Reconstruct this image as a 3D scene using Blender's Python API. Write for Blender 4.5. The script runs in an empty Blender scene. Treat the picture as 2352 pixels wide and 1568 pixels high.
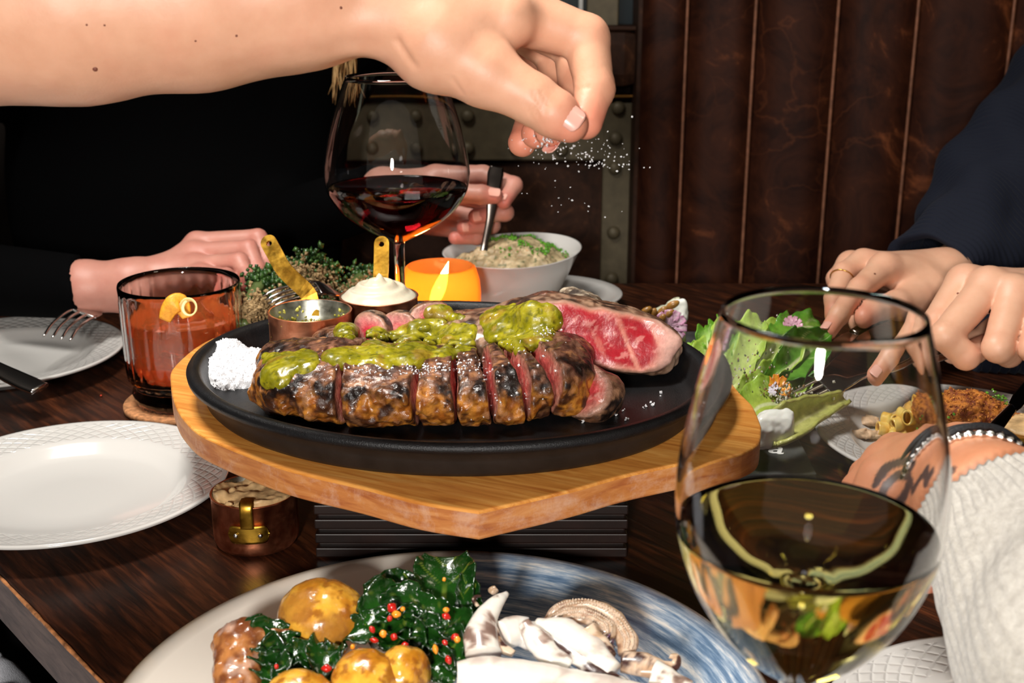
import bpy, bmesh, math, random
import numpy as np
from mathutils import Vector, Matrix
from mathutils.bvhtree import BVHTree

random.seed(7)
SC = bpy.context.scene
COL = SC.collection
PI = math.pi

# ------------------------------------------------------------------ camera, light, exposure
F, PITCH, CAMH = 2850.0, math.radians(17.4), 0.35
cp, sp = math.cos(PITCH), math.sin(PITCH)
cam_d = bpy.data.cameras.new('camera')
cam_d.sensor_width = 36.0
cam_d.lens = 36.0 * F / 2352.0
cam_d.clip_start = 0.02
cam_d.dof.use_dof = True
cam_d.dof.focus_distance = 0.76
cam_d.dof.aperture_fstop = 14.0
cam_d.dof.aperture_blades = 8
cam = bpy.data.objects.new('camera', cam_d)
COL.objects.link(cam)
cam.location = (0, 0, CAMH)
cam.rotation_euler = (PI / 2 - PITCH, 0, 0)
SC.camera = cam

SC.view_settings.view_transform = 'Standard'
SC.view_settings.look = 'None'
SC.view_settings.gamma = 1
SC.view_settings.use_curve_mapping = False
SC.view_settings.exposure = 0.0

world = bpy.data.worlds.new('world')
SC.world = world
world.use_nodes = True
world.node_tree.nodes['Background'].inputs[0].default_value = (1.0, 0.9, 0.8, 1)
world.node_tree.nodes['Background'].inputs[1].default_value = 0.16

def area(name, loc, target, size, watts, color=(1, 1, 1), shape='DISK', size_y=None):
    l = bpy.data.lights.new(name, 'AREA')
    l.shape = shape
    l.size = size
    if size_y:
        l.size_y = size_y
    l.energy = watts
    l.color = color
    o = bpy.data.objects.new(name, l)
    COL.objects.link(o)
    o.location = loc
    d = Vector(target) - Vector(loc)
    o.rotation_euler = d.to_track_quat('-Z', 'Y').to_euler()
    return o

area('flash_softbox', (-0.34, 0.74, 1.12), (0.0, 0.78, 0.08), 0.26, 7.2, (1.0, 0.96, 0.90), 'RECTANGLE', 0.30).data.spread = math.radians(115)
area('camera_flash', (-0.14, -0.50, 0.46), (0.0, 0.80, 0.12), 0.12, 15.0, (1.0, 0.95, 0.89), 'DISK')
area('fill_light', (1.3, 0.3, 1.7), (0.3, 1.0, 0.1), 0.4, 2.5, (1.0, 0.85, 0.66), 'RECTANGLE', 0.25)  # weak warm fill added to lift the scene, not a lamp of the room

# ------------------------------------------------------------------ placing helpers
def P(px, py, zc):
    """point seen at (px,py) at depth zc in front of the lens"""
    a = (px - 1176.0) / F * zc
    b = (784.0 - py) / F * zc
    return np.array([a, cp * zc + sp * b, CAMH - sp * zc + cp * b])

def T(px, py, z=0.0):
    """point seen at (px,py) on the level plane z"""
    b = (784.0 - py) / F
    dz = -sp + cp * b
    return P(px, py, (z - CAMH) / dz)

def AT(px, py, Y):
    b = (784.0 - py) / F
    return P(px, py, Y / (cp + sp * b))

# ------------------------------------------------------------------ object helpers
def wloc(o):
    v = Vector((0, 0, 0))
    while o is not None:
        v = v + o.location
        o = o.parent
    return v

def tag(o, label=None, cat=None, group=None, kind=None):
    if label: o['label'] = label
    if cat: o['category'] = cat
    if group: o['group'] = group
    if kind: o['kind'] = kind
    return o

def thing(name, loc, label, cat, group=None):
    o = bpy.data.objects.new(name, None)
    COL.objects.link(o)
    o.location = Vector([float(c) for c in loc])
    o.empty_display_size = 0.02
    return tag(o, label, cat, group)

def obj(name, V, Fc, m, parent=None, smooth=True, col=None, origin=None, mats=None, fm=None):
    V = np.asarray(V, dtype=float)
    if parent is not None:
        org = np.array(wloc(parent))
    elif origin is not None:
        org = np.array(origin, dtype=float)
    else:
        lo, hi = V.min(0), V.max(0)
        org = np.array([(lo[0] + hi[0]) / 2, (lo[1] + hi[1]) / 2, lo[2]])
    me = bpy.data.meshes.new(name)
    me.from_pydata((V - org).tolist(), [], Fc if isinstance(Fc, list) else Fc.tolist())
    if smooth:
        me.polygons.foreach_set('use_smooth', [True] * len(me.polygons))
    me.materials.append(m)
    if mats:
        for x in mats: me.materials.append(x)
        me.polygons.foreach_set('material_index', fm)
    if col is not None:
        ca = me.color_attributes.new('Col', 'FLOAT_COLOR', 'POINT')
        c4 = np.ones((len(V), 4)); c4[:, :3] = col
        ca.data.foreach_set('color', c4.ravel())
    me.update()
    o = bpy.data.objects.new(name, me)
    COL.objects.link(o)
    if parent is not None:
        o.parent = parent
    else:
        o.location = org.tolist()
    return o

def join(parts):
    V, Fc, n = [], [], 0
    for v, f in parts:
        v = np.asarray(v, dtype=float)
        V.append(v)
        Fc += [[i + n for i in q] for q in (f if isinstance(f, list) else f.tolist())]
        n += len(v)
    return np.vstack(V), Fc

def box(x0, x1, y0, y1, z0, z1, bev=0.0):
    bm = bmesh.new()
    bmesh.ops.create_cube(bm, size=1)
    for v in bm.verts:
        v.co = Vector(((x0 + x1) / 2 + v.co.x * (x1 - x0), (y0 + y1) / 2 + v.co.y * (y1 - y0), (z0 + z1) / 2 + v.co.z * (z1 - z0)))
    if bev > 0:
        bmesh.ops.bevel(bm, geom=bm.edges[:], offset=bev, segments=2, affect='EDGES', profile=0.6)
    V = np.array([v.co[:] for v in bm.verts]); bm.verts.index_update()
    Fc = [[v.index for v in f.verts] for f in bm.faces]
    bm.free()
    return V, Fc

def prism(poly, z0, z1, bev=0.0):
    """poly: list of (x,y) counterclockwise"""
    bm = bmesh.new()
    vs = [bm.verts.new((p[0], p[1], z0)) for p in poly]
    f = bm.faces.new(vs)
    r = bmesh.ops.extrude_face_region(bm, geom=[f])
    for v in [g for g in r['geom'] if isinstance(g, bmesh.types.BMVert)]:
        v.co.z = z1
    bmesh.ops.recalc_face_normals(bm, faces=bm.faces[:])
    if bev > 0:
        es = [e for e in bm.edges if abs(e.verts[0].co.z - e.verts[1].co.z) < 1e-6]
        bmesh.ops.bevel(bm, geom=es, offset=bev, segments=3, affect='EDGES', profile=0.5)
    bm.verts.index_update()
    V = np.array([v.co[:] for v in bm.verts])
    Fc = [[v.index for v in f.verts] for f in bm.faces]
    bm.free()
    return V, Fc

def lathe(prof, n=96, c=(0, 0, 0), sx=1.0, sy=1.0, rot=0.0, mod=None, cap0=True, cap1=True, zmod=None):
    """prof: list of (r,z); poles where r==0"""
    V, Fc, rings = [], [], []
    th = np.linspace(0, 2 * PI, n, endpoint=False)
    cr, sr = math.cos(rot), math.sin(rot)
    for (r, z) in prof:
        if r <= 1e-9:
            rings.append([len(V)] * n)
            V.append((c[0], c[1], c[2] + z))
        else:
            rr = r * (mod(th, z) if mod else 1.0) * np.ones(n)
            zz = z + (zmod(th, r, z) if zmod else 0) * np.ones(n)
            x = rr * np.cos(th) * sx; y = rr * np.sin(th) * sy
            base = len(V)
            for k in range(n):
                V.append((c[0] + x[k] * cr - y[k] * sr, c[1] + x[k] * sr + y[k] * cr, c[2] + zz[k]))
            rings.append(list(range(base, base + n)))
    for a, b in zip(rings[:-1], rings[1:]):
        for k in range(n):
            k2 = (k + 1) % n
            q = [a[k], a[k2], b[k2], b[k]]
            u = []
            for i in q:
                if i not in u: u.append(i)
            if len(u) >= 3: Fc.append(u)
    return np.array(V), Fc

def catmull(pts, n=8):
    pts = [np.asarray(p, dtype=float) for p in pts]
    if len(pts) < 3:
        return [pts[0] + (pts[-1] - pts[0]) * t for t in np.linspace(0, 1, n + 1)]
    out = []
    q = [2 * pts[0] - pts[1]] + pts + [2 * pts[-1] - pts[-2]]
    for i in range(1, len(q) - 2):
        p0, p1, p2, p3 = q[i - 1], q[i], q[i + 1], q[i + 2]
        for k in range(n):
            t = k / n
            out.append(0.5 * ((2 * p1) + (-p0 + p2) * t + (2 * p0 - 5 * p1 + 4 * p2 - p3) * t * t + (-p0 + 3 * p1 - 3 * p2 + p3) * t ** 3))
    out.append(pts[-1])
    return out

def frames(pts, up=None):
    pts = np.array(pts)
    tg = np.gradient(pts, axis=0)
    tg /= np.linalg.norm(tg, axis=1)[:, None] + 1e-12
    u = np.array(up if up is not None else (0, 0, 1), dtype=float)
    S, U = [], []
    for t in tg:
        s = np.cross(t, u)
        if np.linalg.norm(s) < 1e-4:
            s = np.cross(t, np.array((1, 0.1, 0)))
        s /= np.linalg.norm(s)
        v = np.cross(s, t)
        S.append(s); U.append(v)
        if up is None: u = v
    return tg, np.array(S), np.array(U)

def tube(pts, rad, n=10, flat=1.0, up=None, closed=False, smooth_n=0, shape=2.0):
    """swept tube; rad scalar/list; flat = thickness/width of the section (along up)"""
    if smooth_n:
        m = len(pts)
        r = np.full(m, rad) if np.isscalar(rad) else np.array(rad, dtype=float)
        pts2 = catmull(pts, smooth_n)
        rad = np.interp(np.linspace(0, m - 1, len(pts2)), np.arange(m), r)
        pts = pts2
    pts = np.array(pts); m = len(pts)
    rad = np.full(m, rad) if np.isscalar(rad) else np.array(rad, dtype=float)
    tg, S, U = frames(pts, up)
    th = np.linspace(0, 2 * PI, n, endpoint=False)
    c, s = np.cos(th), np.sin(th)
    if shape != 2.0:
        c = np.sign(c) * np.abs(c) ** (2 / shape); s = np.sign(s) * np.abs(s) ** (2 / shape)
    V = (pts[:, None, :] + rad[:, None, None] * (c[None, :, None] * S[:, None, :] + flat * s[None, :, None] * U[:, None, :])).reshape(-1, 3)
    Fc = []
    R = m if closed else m - 1
    for i in range(R):
        a = i * n; b = ((i + 1) % m) * n
        for k in range(n):
            k2 = (k + 1) % n
            Fc.append([a + k, b + k, b + k2, a + k2])
    V = V.tolist()
    if not closed:
        V.append(pts[0].tolist()); V.append(pts[-1].tolist())
        i0, i1 = len(V) - 2, len(V) - 1
        for k in range(n):
            k2 = (k + 1) % n
            Fc.append([i0, k, k2]); Fc.append([i1, (m - 1) * n + k2, (m - 1) * n + k])
    return np.array(V), Fc

def bar(pts, widths, thick, up, n=12, smooth_n=8, shape=3.2):
    """flat utensil bar: widths list (half), thick (half, scalar)"""
    m = len(pts)
    p2 = catmull(pts, smooth_n) if smooth_n else pts
    w = np.interp(np.linspace(0, m - 1, len(p2)), np.arange(m), widths)
    p2 = np.array(p2)
    tg, S, U = frames(p2, up)
    th = np.linspace(0, 2 * PI, n, endpoint=False)
    c, s = np.cos(th), np.sin(th)
    c = np.sign(c) * np.abs(c) ** (2 / shape); s = np.sign(s) * np.abs(s) ** (2 / shape)
    tk = np.minimum(w, thick)
    V = (p2[:, None, :] + w[:, None, None] * c[None, :, None] * S[:, None, :] + tk[:, None, None] * s[None, :, None] * U[:, None, :]).reshape(-1, 3)
    Fc = []
    M = len(p2)
    for i in range(M - 1):
        for k in range(n):
            k2 = (k + 1) % n
            Fc.append([i * n + k, (i + 1) * n + k, (i + 1) * n + k2, i * n + k2])
    Fc.append(list(range(n))[::-1][::-1]); Fc.append(list(range((M - 1) * n, M * n))[::-1])
    return V, Fc

# ------------------------------------------------------------------ numpy noise
def _hash(ix, iy, iz, seed):
    h = (ix * 374761393 + iy * 668265263 + iz * 1274126177 + seed * 362437) & 0x7fffffff
    h = ((h ^ (h >> 13)) * 1274126177) & 0x7fffffff
    h = h ^ (h >> 16)
    return (h & 0xffff) / 65535.0

def vnoise(X, sc, seed=0):
    Q = np.asarray(X, dtype=float) * sc + 1000.0
    I = np.floor(Q).astype(np.int64); f = Q - I
    f = f * f * (3 - 2 * f)
    r = 0
    for dx in (0, 1):
        wx = f[:, 0] if dx else 1 - f[:, 0]
        for dy in (0, 1):
            wy = f[:, 1] if dy else 1 - f[:, 1]
            for dz in (0, 1):
                wz = f[:, 2] if dz else 1 - f[:, 2]
                r = r + wx * wy * wz * _hash(I[:, 0] + dx, I[:, 1] + dy, I[:, 2] + dz, seed)
    return r

def fbm(X, sc, oct=3, seed=0):
    a, s, t = 1.0, 0.0, 0.0
    for o in range(oct):
        s = s + a * vnoise(X, sc * 2 ** o, seed + o * 17); t += a; a *= 0.5
    return s / t

def sstep(a, b, x):
    t = np.clip((x - a) / (b - a), 0, 1)
    return t * t * (3 - 2 * t)

def mixc(a, b, t):
    a = np.asarray(a, dtype=float); b = np.asarray(b, dtype=float)
    t = np.asarray(t)[:, None]
    return a * (1 - t) + b * t

# ------------------------------------------------------------------ signed distance solids
def rcone(a, b, ra, rb, flat=None):
    a = np.asarray(a, dtype=float); b = np.asarray(b, dtype=float); ab = b - a; L = ab.dot(ab) + 1e-12
    def f(X):
        q = X - a
        t = np.clip(q @ ab / L, 0, 1)
        q = q - t[:, None] * ab
        d2 = (q * q).sum(1)
        if flat is not None:
            nn, s = flat
            d2 = d2 + (q @ nn) ** 2 * (s * s - 1)
        return np.sqrt(d2) - (ra + (rb - ra) * t)
    return f

def smin(a, b, k):
    h = np.clip(0.5 + 0.5 * (b - a) / k, 0, 1)
    return b * (1 - h) + a * h - k * h * (1 - h)

def ell(c, r, rot=None):
    c = np.asarray(c, dtype=float); r = np.asarray(r, dtype=float)
    def f(X):
        q = X - c
        if rot is not None: q = q @ rot
        k0 = np.sqrt(((q / r) ** 2).sum(1)); k1 = np.sqrt(((q / r ** 2) ** 2).sum(1)) + 1e-9
        return k0 * (k0 - 1) / k1
    return f

def rotm(ax, deg):
    return np.array(Matrix.Rotation(math.radians(deg), 3, ax))

def net(f, lo, hi, h):
    """surface nets over the zero set of f, refined only in blocks near the surface"""
    lo = np.asarray(lo, dtype=float); hi = np.asarray(hi, dtype=float)
    B = 8
    nb = np.maximum(1, np.ceil((hi - lo) / (h * B)).astype(int))
    n = nb * B + 1
    vals = np.full(tuple(n), 1.0, dtype=np.float32)
    bi = np.stack(np.meshgrid(*[np.arange(k) for k in nb], indexing='ij'), -1).reshape(-1, 3)
    cen = lo + (bi * B + B / 2) * h
    dc = f(cen)
    near = np.abs(dc) < h * B * 1.6
    inside = (~near) & (dc < 0)
    for b in bi[inside]:
        s = b * B
        vals[s[0]:s[0] + B + 1, s[1]:s[1] + B + 1, s[2]:s[2] + B + 1] = -1.0
    g = np.stack(np.meshgrid(*[np.arange(B + 1)] * 3, indexing='ij'), -1).reshape(-1, 3)
    nbk = bi[near]
    for st in range(0, len(nbk), 256):
        blk = nbk[st:st + 256]
        idx = blk[:, None, :] * B + g[None]
        X = lo + idx.reshape(-1, 3) * h
        d = f(X)
        ii = idx.reshape(-1, 3)
        vals[ii[:, 0], ii[:, 1], ii[:, 2]] = d
    S = vals < 0
    nx, ny, nz = n
    c = np.zeros((nx - 1, ny - 1, nz - 1), dtype=np.int8)
    for dx in (0, 1):
        for dy in (0, 1):
            for dz in (0, 1):
                c += S[dx:nx - 1 + dx, dy:ny - 1 + dy, dz:nz - 1 + dz]
    act = (c > 0) & (c < 8)
    ids = np.full(act.shape, -1, dtype=np.int64)
    A = np.argwhere(act)
    ids[act] = np.arange(len(A))
    acc = np.zeros((len(A), 3)); cnt = np.zeros(len(A))
    cor = [(x, y, z) for x in (0, 1) for y in (0, 1) for z in (0, 1)]
    for i, p in enumerate(cor):
        for q in cor[i + 1:]:
            if sum(abs(p[k] - q[k]) for k in range(3)) != 1: continue
            va = vals[A[:, 0] + p[0], A[:, 1] + p[1], A[:, 2] + p[2]]
            vb = vals[A[:, 0] + q[0], A[:, 1] + q[1], A[:, 2] + q[2]]
            m = (va < 0) != (vb < 0)
            t = np.where(m, va / np.where(m, va - vb, 1), 0)
            pt = np.array(p) + t[:, None] * (np.array(q) - np.array(p))
            acc += pt * m[:, None]; cnt += m
    V = lo + (A + acc / cnt[:, None]) * h
    Fc = []
    for ax in range(3):
        o = [k for k in range(3) if k != ax]
        sl0 = [slice(None)] * 3; sl1 = [slice(None)] * 3
        sl0[ax] = slice(0, n[ax] - 1); sl1[ax] = slice(1, n[ax])
        s0, s1 = S[tuple(sl0)], S[tuple(sl1)]
        E = np.argwhere(s0 != s1)
        E = E[(E[:, o[0]] > 0) & (E[:, o[1]] > 0) & (E[:, o[0]] < n[o[0]] - 1) & (E[:, o[1]] < n[o[1]] - 1)]
        if len(E) == 0: continue
        first = s0[E[:, 0], E[:, 1], E[:, 2]]
        def g_(d0, d1):
            Q = E.copy(); Q[:, o[0]] -= d0; Q[:, o[1]] -= d1
            return ids[Q[:, 0], Q[:, 1], Q[:, 2]]
        q = np.stack([g_(1, 1), g_(0, 1), g_(0, 0), g_(1, 0)], 1)
        flip = first if ax != 1 else ~first
        q[~flip] = q[~flip][:, ::-1]
        Fc.append(q)
    Fc = np.vstack(Fc)
    Fc = Fc[(Fc >= 0).all(1)]
    e = h * 0.3
    for _ in range(2):
        d = f(V)
        G = np.stack([f(V + np.eye(3)[k] * e) - f(V - np.eye(3)[k] * e) for k in range(3)], 1) / (2 * e)
        g2 = (G * G).sum(1) + 1e-6
        st = -(d / g2)[:, None] * G
        L = np.linalg.norm(st, axis=1)[:, None] + 1e-12
        st = st * np.minimum(1, 0.7 * h / L)
        V = V + st
    return V, Fc

# ------------------------------------------------------------------ materials
def newmat(name):
    m = bpy.data.materials.new(name)
    m.use_nodes = True
    nt = m.node_tree
    b = nt.nodes['Principled BSDF']
    return m, nt, b

def setp(b, **k):
    names = dict(color='Base Color', rough='Roughness', metal='Metallic', ior='IOR', spec='Specular IOR Level', trans='Transmission Weight',
                 sss='Subsurface Weight', coat='Coat Weight', coatr='Coat Roughness', sheen='Sheen Weight', alpha='Alpha', emis='Emission Strength', emc='Emission Color')
    for a, v in k.items():
        if a in ('color', 'emc'):
            v = (v[0], v[1], v[2], 1)
        b.inputs[names[a]].default_value = v

ORD = ['first', 'second', 'third', 'fourth', 'fifth', 'sixth', 'seventh', 'eighth', 'ninth', 'tenth', 'eleventh', 'twelfth', 'thirteenth', 'fourteenth', 'fifteenth', 'sixteenth', 'seventeenth', 'eighteenth']
def by_x(xs):
    """rank of each x from the left, in words"""
    o_ = sorted(range(len(xs)), key=lambda i: xs[i]); r_ = [''] * len(xs)
    for k, i in enumerate(o_): r_[i] = ORD[k]
    return r_

def coords(nt, scale=(1, 1, 1), rot=(0, 0, 0)):
    t = nt.nodes.new('ShaderNodeTexCoord'); mp = nt.nodes.new('ShaderNodeMapping')
    nt.links.new(t.outputs['Object'], mp.inputs[0])
    if any(rot):
        mp.vector_type = 'TEXTURE'
        mp.inputs['Scale'].default_value = [1.0 / s for s in scale]
    else:
        mp.inputs['Scale'].default_value = scale
    mp.inputs['Rotation'].default_value = rot
    return mp.outputs[0]

def noise(nt, sc, detail=4, rough=0.55, dist=0.0, vec=None):
    n = nt.nodes.new('ShaderNodeTexNoise')
    n.inputs['Scale'].default_value = sc; n.inputs['Detail'].default_value = detail
    n.inputs['Roughness'].default_value = rough; n.inputs['Distortion'].default_value = dist
    nt.links.new(vec if vec is not None else coords(nt), n.inputs['Vector'])
    return n.outputs['Fac']

def ramp(nt, fac, stops, interp='LINEAR'):
    r = nt.nodes.new('ShaderNodeValToRGB')
    r.color_ramp.interpolation = interp
    el = r.color_ramp.elements
    while len(el) < len(stops): el.new(0.5)
    for e, (p, c) in zip(el, stops):
        e.position = p
        e.color = (c[0], c[1], c[2], 1) if not np.isscalar(c) else (c, c, c, 1)
    nt.links.new(fac, r.inputs[0])
    return r.outputs[0]

def math_(nt, op, a, b=None):
    n = nt.nodes.new('ShaderNodeMath'); n.operation = op
    for i, x in enumerate((a, b)):
        if x is None: continue
        if np.isscalar(x): n.inputs[i].default_value = x
        else: nt.links.new(x, n.inputs[i])
    return n.outputs[0]

def mixn(nt, fac, a, b, mode='MIX'):
    n = nt.nodes.new('ShaderNodeMix'); n.data_type = 'RGBA'; n.blend_type = mode
    for i, x in ((0, fac), (6, a), (7, b)):
        if isinstance(x, (tuple, list)): n.inputs[i].default_value = (x[0], x[1], x[2], 1)
        elif np.isscalar(x): n.inputs[i].default_value = x
        else: nt.links.new(x, n.inputs[i])
    return n.outputs[2]

def bump(nt, b, h, strength=0.3, dist=0.001, prev=None):
    n = nt.nodes.new('ShaderNodeBump')
    n.inputs['Strength'].default_value = strength; n.inputs['Distance'].default_value = dist
    nt.links.new(h, n.inputs['Height'])
    if prev is not None: nt.links.new(prev, n.inputs['Normal'])
    nt.links.new(n.outputs[0], b.inputs['Normal'])
    return n.outputs[0]

def simple(name, color, rough=0.5, metal=0.0, nscale=None, namt=0.25, bscale=None, bstr=0.3, bdist=0.0005, **k):
    m, nt, b = newmat(name)
    setp(b, color=color, rough=rough, metal=metal, **k)
    if nscale:
        f = noise(nt, nscale, 5)
        lo = [c * (1 - namt) for c in color]; hi = [min(1, c * (1 + namt)) for c in color]
        nt.links.new(ramp(nt, f, [(0.3, lo), (0.7, hi)]), b.inputs['Base Color'])
    if bscale:
        bump(nt, b, noise(nt, bscale, 4), bstr, bdist)
    return m

def vcol(name, rough=0.5, nscale=300, namt=0.25, bscale=500, bstr=0.4, bdist=0.0005, rvar=None, **k):
    """pigment from the Col attribute times a fine noise"""
    m, nt, b = newmat(name)
    setp(b, rough=rough, **k)
    a = nt.nodes.new('ShaderNodeVertexColor'); a.layer_name = 'Col'
    f = ramp(nt, noise(nt, nscale, 5), [(0.3, 1 - namt), (0.7, 1.0)])
    nt.links.new(mixn(nt, 1.0, a.outputs[0], f, 'MULTIPLY'), b.inputs['Base Color'])
    if bscale: bump(nt, b, noise(nt, bscale, 4), bstr, bdist)
    if rvar:
        nt.links.new(ramp(nt, noise(nt, rvar[0], 3), [(0.35, rvar[1]), (0.65, rvar[2])]), b.inputs['Roughness'])
    return m

def glassmat(name, color=(1, 1, 1), rough=0.0, ior=1.45):
    m, nt, b = newmat(name)
    setp(b, color=color, rough=rough, ior=ior, trans=1.0)
    return m

def wood(name, c0, c1, c2, sc=(4, 60, 60), rot=(0, 0, 0), rough=0.45, bst=0.25, big=6, coat=0.0):
    m, nt, b = newmat(name)
    setp(b, rough=rough, coat=coat, coatr=0.25)
    v = coords(nt, sc, rot)
    f = noise(nt, 4.0, 8, 0.65, 0.6, v)
    f2 = noise(nt, 1.3, 3, 0.5, 1.2, v)
    c = ramp(nt, f, [(0.32, c0), (0.5, c1), (0.68, c2)])
    c = mixn(nt, ramp(nt, f2, [(0.35, 0.0), (0.7, 0.55)]), c, c0)
    nt.links.new(c, b.inputs['Base Color'])
    bump(nt, b, f, bst, 0.0006)
    return m

M = {}
M['skin_dummy'] = None
def skinmat(name, a, bcol, deep, rough=0.48):
    m, nt, b = newmat(name)
    setp(b, rough=rough, sss=0.12)
    b.inputs['Subsurface Radius'].default_value = (1.0, 0.35, 0.2)
    b.inputs['Subsurface Scale'].default_value = 0.004
    at = nt.nodes.new('ShaderNodeVertexColor'); at.layer_name = 'Col'
    sepx = nt.nodes.new('ShaderNodeSeparateColor'); nt.links.new(at.outputs[0], sepx.inputs[0])
    base = ramp(nt, noise(nt, 60, 5), [(0.3, a), (0.7, bcol)])
    c = mixn(nt, sepx.outputs[0], base, deep)
    c = mixn(nt, sepx.outputs[1], c, (0.035, 0.03, 0.035))
    nt.links.new(c, b.inputs['Base Color'])
    n1 = bump(nt, b, noise(nt, 900, 3), 0.18, 0.0003)
    bump(nt, b, noise(nt, 160, 3, 0.6, 0.5), 0.25, 0.0006, n1)
    return m
# ================================================================== materials of the room and the ware
def leather(name, c0, c1, c2, sc=14):
    m, nt, b = newmat(name)
    setp(b, rough=0.6, spec=0.15)
    n1 = noise(nt, sc, 8, 0.7, 1.6)
    n2 = noise(nt, sc * 0.35, 4, 0.5, 0.8)
    vo = nt.nodes.new('ShaderNodeTexVoronoi'); vo.feature = 'DISTANCE_TO_EDGE'; vo.inputs['Scale'].default_value = sc * 1.3
    wn = nt.nodes.new('ShaderNodeTexNoise'); wn.inputs['Scale'].default_value = sc * 0.8; wn.inputs['Detail'].default_value = 6
    cv = coords(nt); nt.links.new(cv, wn.inputs['Vector'])
    nt.links.new(mixn(nt, 0.16, cv, wn.outputs['Color']), vo.inputs['Vector'])
    base = ramp(nt, n1, [(0.38, c0), (0.60, c1), (0.74, c2)])
    vein = ramp(nt, vo.outputs[0], [(0.0, 1.0), (0.028, 0.0)])
    vm = math_(nt, 'MULTIPLY', vein, ramp(nt, n2, [(0.45, 0.0), (0.65, 0.30)]))
    nt.links.new(mixn(nt, vm, base, c2), b.inputs['Base Color'])
    bump(nt, b, noise(nt, 220, 4), 0.2, 0.0005)
    return m

M['leather'] = leather('leather', (0.018, 0.0045, 0.002), (0.046, 0.012, 0.0045), (0.19, 0.055, 0.018), 11)
M['leather_dark'] = leather('leather_dark', (0.02, 0.008, 0.004), (0.042, 0.016, 0.008), (0.13, 0.05, 0.02), 22)
M['seam_highlight'] = simple('seam_highlight_leather', (0.22, 0.085, 0.042), 0.6, nscale=80, namt=0.4)  # lighter brown paints the highlight on the ridge beside each seam
M['olive'] = simple('olive_metal', (0.105, 0.082, 0.045), 0.55, 0.25, nscale=60, namt=0.2, bscale=400, bstr=0.2)
M['brasstrim'] = simple('trim_brass', (0.55, 0.26, 0.06), 0.35, 1.0)
M['wallm'] = simple('wall_dark', (0.02, 0.013, 0.01), 0.8, nscale=20)
M['floorm'] = simple('floor_dark', (0.03, 0.02, 0.015), 0.6, nscale=10)
M['pane'] = simple('pane_dark', (0.012, 0.02, 0.024), 0.15)
M['whiterod'] = simple('rod_white', (0.5, 0.5, 0.48), 0.4)
ang = math.atan2(0.115, -0.098)
M['table'] = wood('table_wood', (0.006, 0.003, 0.002), (0.032, 0.009, 0.0035), (0.11, 0.030, 0.010), (4, 46, 30), (0, 0, ang), 0.3, 0.35)
M['tableside'] = wood('table_side_wood', (0.05, 0.035, 0.03), (0.11, 0.075, 0.065), (0.16, 0.11, 0.09), (10, 10, 60), (0, 0, ang), 0.6, 0.3)
M['tableedge'] = simple('worn_table_edge', (0.42, 0.17, 0.06), 0.6, nscale=200, namt=0.6)
M['board'] = wood('board_wood', (0.50, 0.165, 0.026), (0.74, 0.31, 0.058), (0.88, 0.46, 0.12), (5, 55, 55), (0, 0, math.radians(-25)), 0.4, 0.12)
m, nt, b = newmat('board_rim_wood')
setp(b, rough=0.5)
v = coords(nt, (9, 9, 60))
f = noise(nt, 3, 8, 0.6, 0.6, v)
c = ramp(nt, f, [(0.3, (0.34, 0.09, 0.025)), (0.5, (0.52, 0.19, 0.05)), (0.7, (0.64, 0.29, 0.10))])
wn = ramp(nt, noise(nt, 42, 8, 0.75, 0.3), [(0.5, 0.0), (0.66, 0.55)])
nt.links.new(mixn(nt, wn, c, (0.66, 0.42, 0.30)), b.inputs['Base Color'])
bump(nt, b, f, 0.15, 0.0005)
M['boardrim'] = m
M['riser'] = simple('riser_wood', (0.010, 0.003, 0.0015), 0.45, nscale=40, namt=0.5)
M['iron'] = simple('cast_iron', (0.009, 0.009, 0.010), 0.40, 0.3, nscale=90, namt=0.3, bscale=1300, bstr=0.55, bdist=0.0006)
M['ironside'] = simple('cast_iron_side', (0.018, 0.014, 0.012), 0.5, 0.25, nscale=60, namt=0.3, bscale=600, bstr=0.2)
def copper(name, ca, cb, rough):
    m, nt, b = newmat(name)
    setp(b, metal=1.0, rough=rough)
    nt.links.new(ramp(nt, noise(nt, 70, 6, 0.6, 0.8), [(0.3, ca), (0.65, cb)]), b.inputs['Base Color'])
    nt.links.new(ramp(nt, noise(nt, 120, 4), [(0.3, rough - 0.08), (0.7, rough + 0.15)]), b.inputs['Roughness'])
    bump(nt, b, noise(nt, 350, 4), 0.12, 0.0004)
    return m
M['copper'] = copper('copper', (0.62, 0.20, 0.09), (0.95, 0.42, 0.24), 0.36)
M['copperdark'] = copper('copper_dark', (0.42, 0.13, 0.06), (0.72, 0.27, 0.14), 0.33)
M['brass'] = copper('brass', (0.26, 0.12, 0.012), (0.66, 0.38, 0.05), 0.34)
M['tin'] = copper('tinned_steel', (0.30, 0.30, 0.24), (0.62, 0.62, 0.54), 0.30)
M['steel'] = simple('steel', (0.62, 0.60, 0.58), 0.18, 1.0)
M['steeldark'] = simple('steel_dark', (0.10, 0.085, 0.075), 0.2, 1.0)
M['gold'] = simple('gold', (0.85, 0.5, 0.13), 0.2, 1.0)
M['silver'] = simple('silver', (0.8, 0.78, 0.76), 0.22, 1.0, bscale=1500, bstr=0.5)
M['glass'] = glassmat('clear_glass')
M['glasspink'] = glassmat('clear_thick_glass', (1.0, 0.985, 0.98), 0.0, 1.48)
M['cord'] = simple('black_cord', (0.01, 0.01, 0.012), 0.6, bscale=900, bstr=0.6)
M['cork'] = simple('cork', (0.45, 0.2, 0.08), 0.9, nscale=260, namt=0.5, bscale=500)

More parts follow.
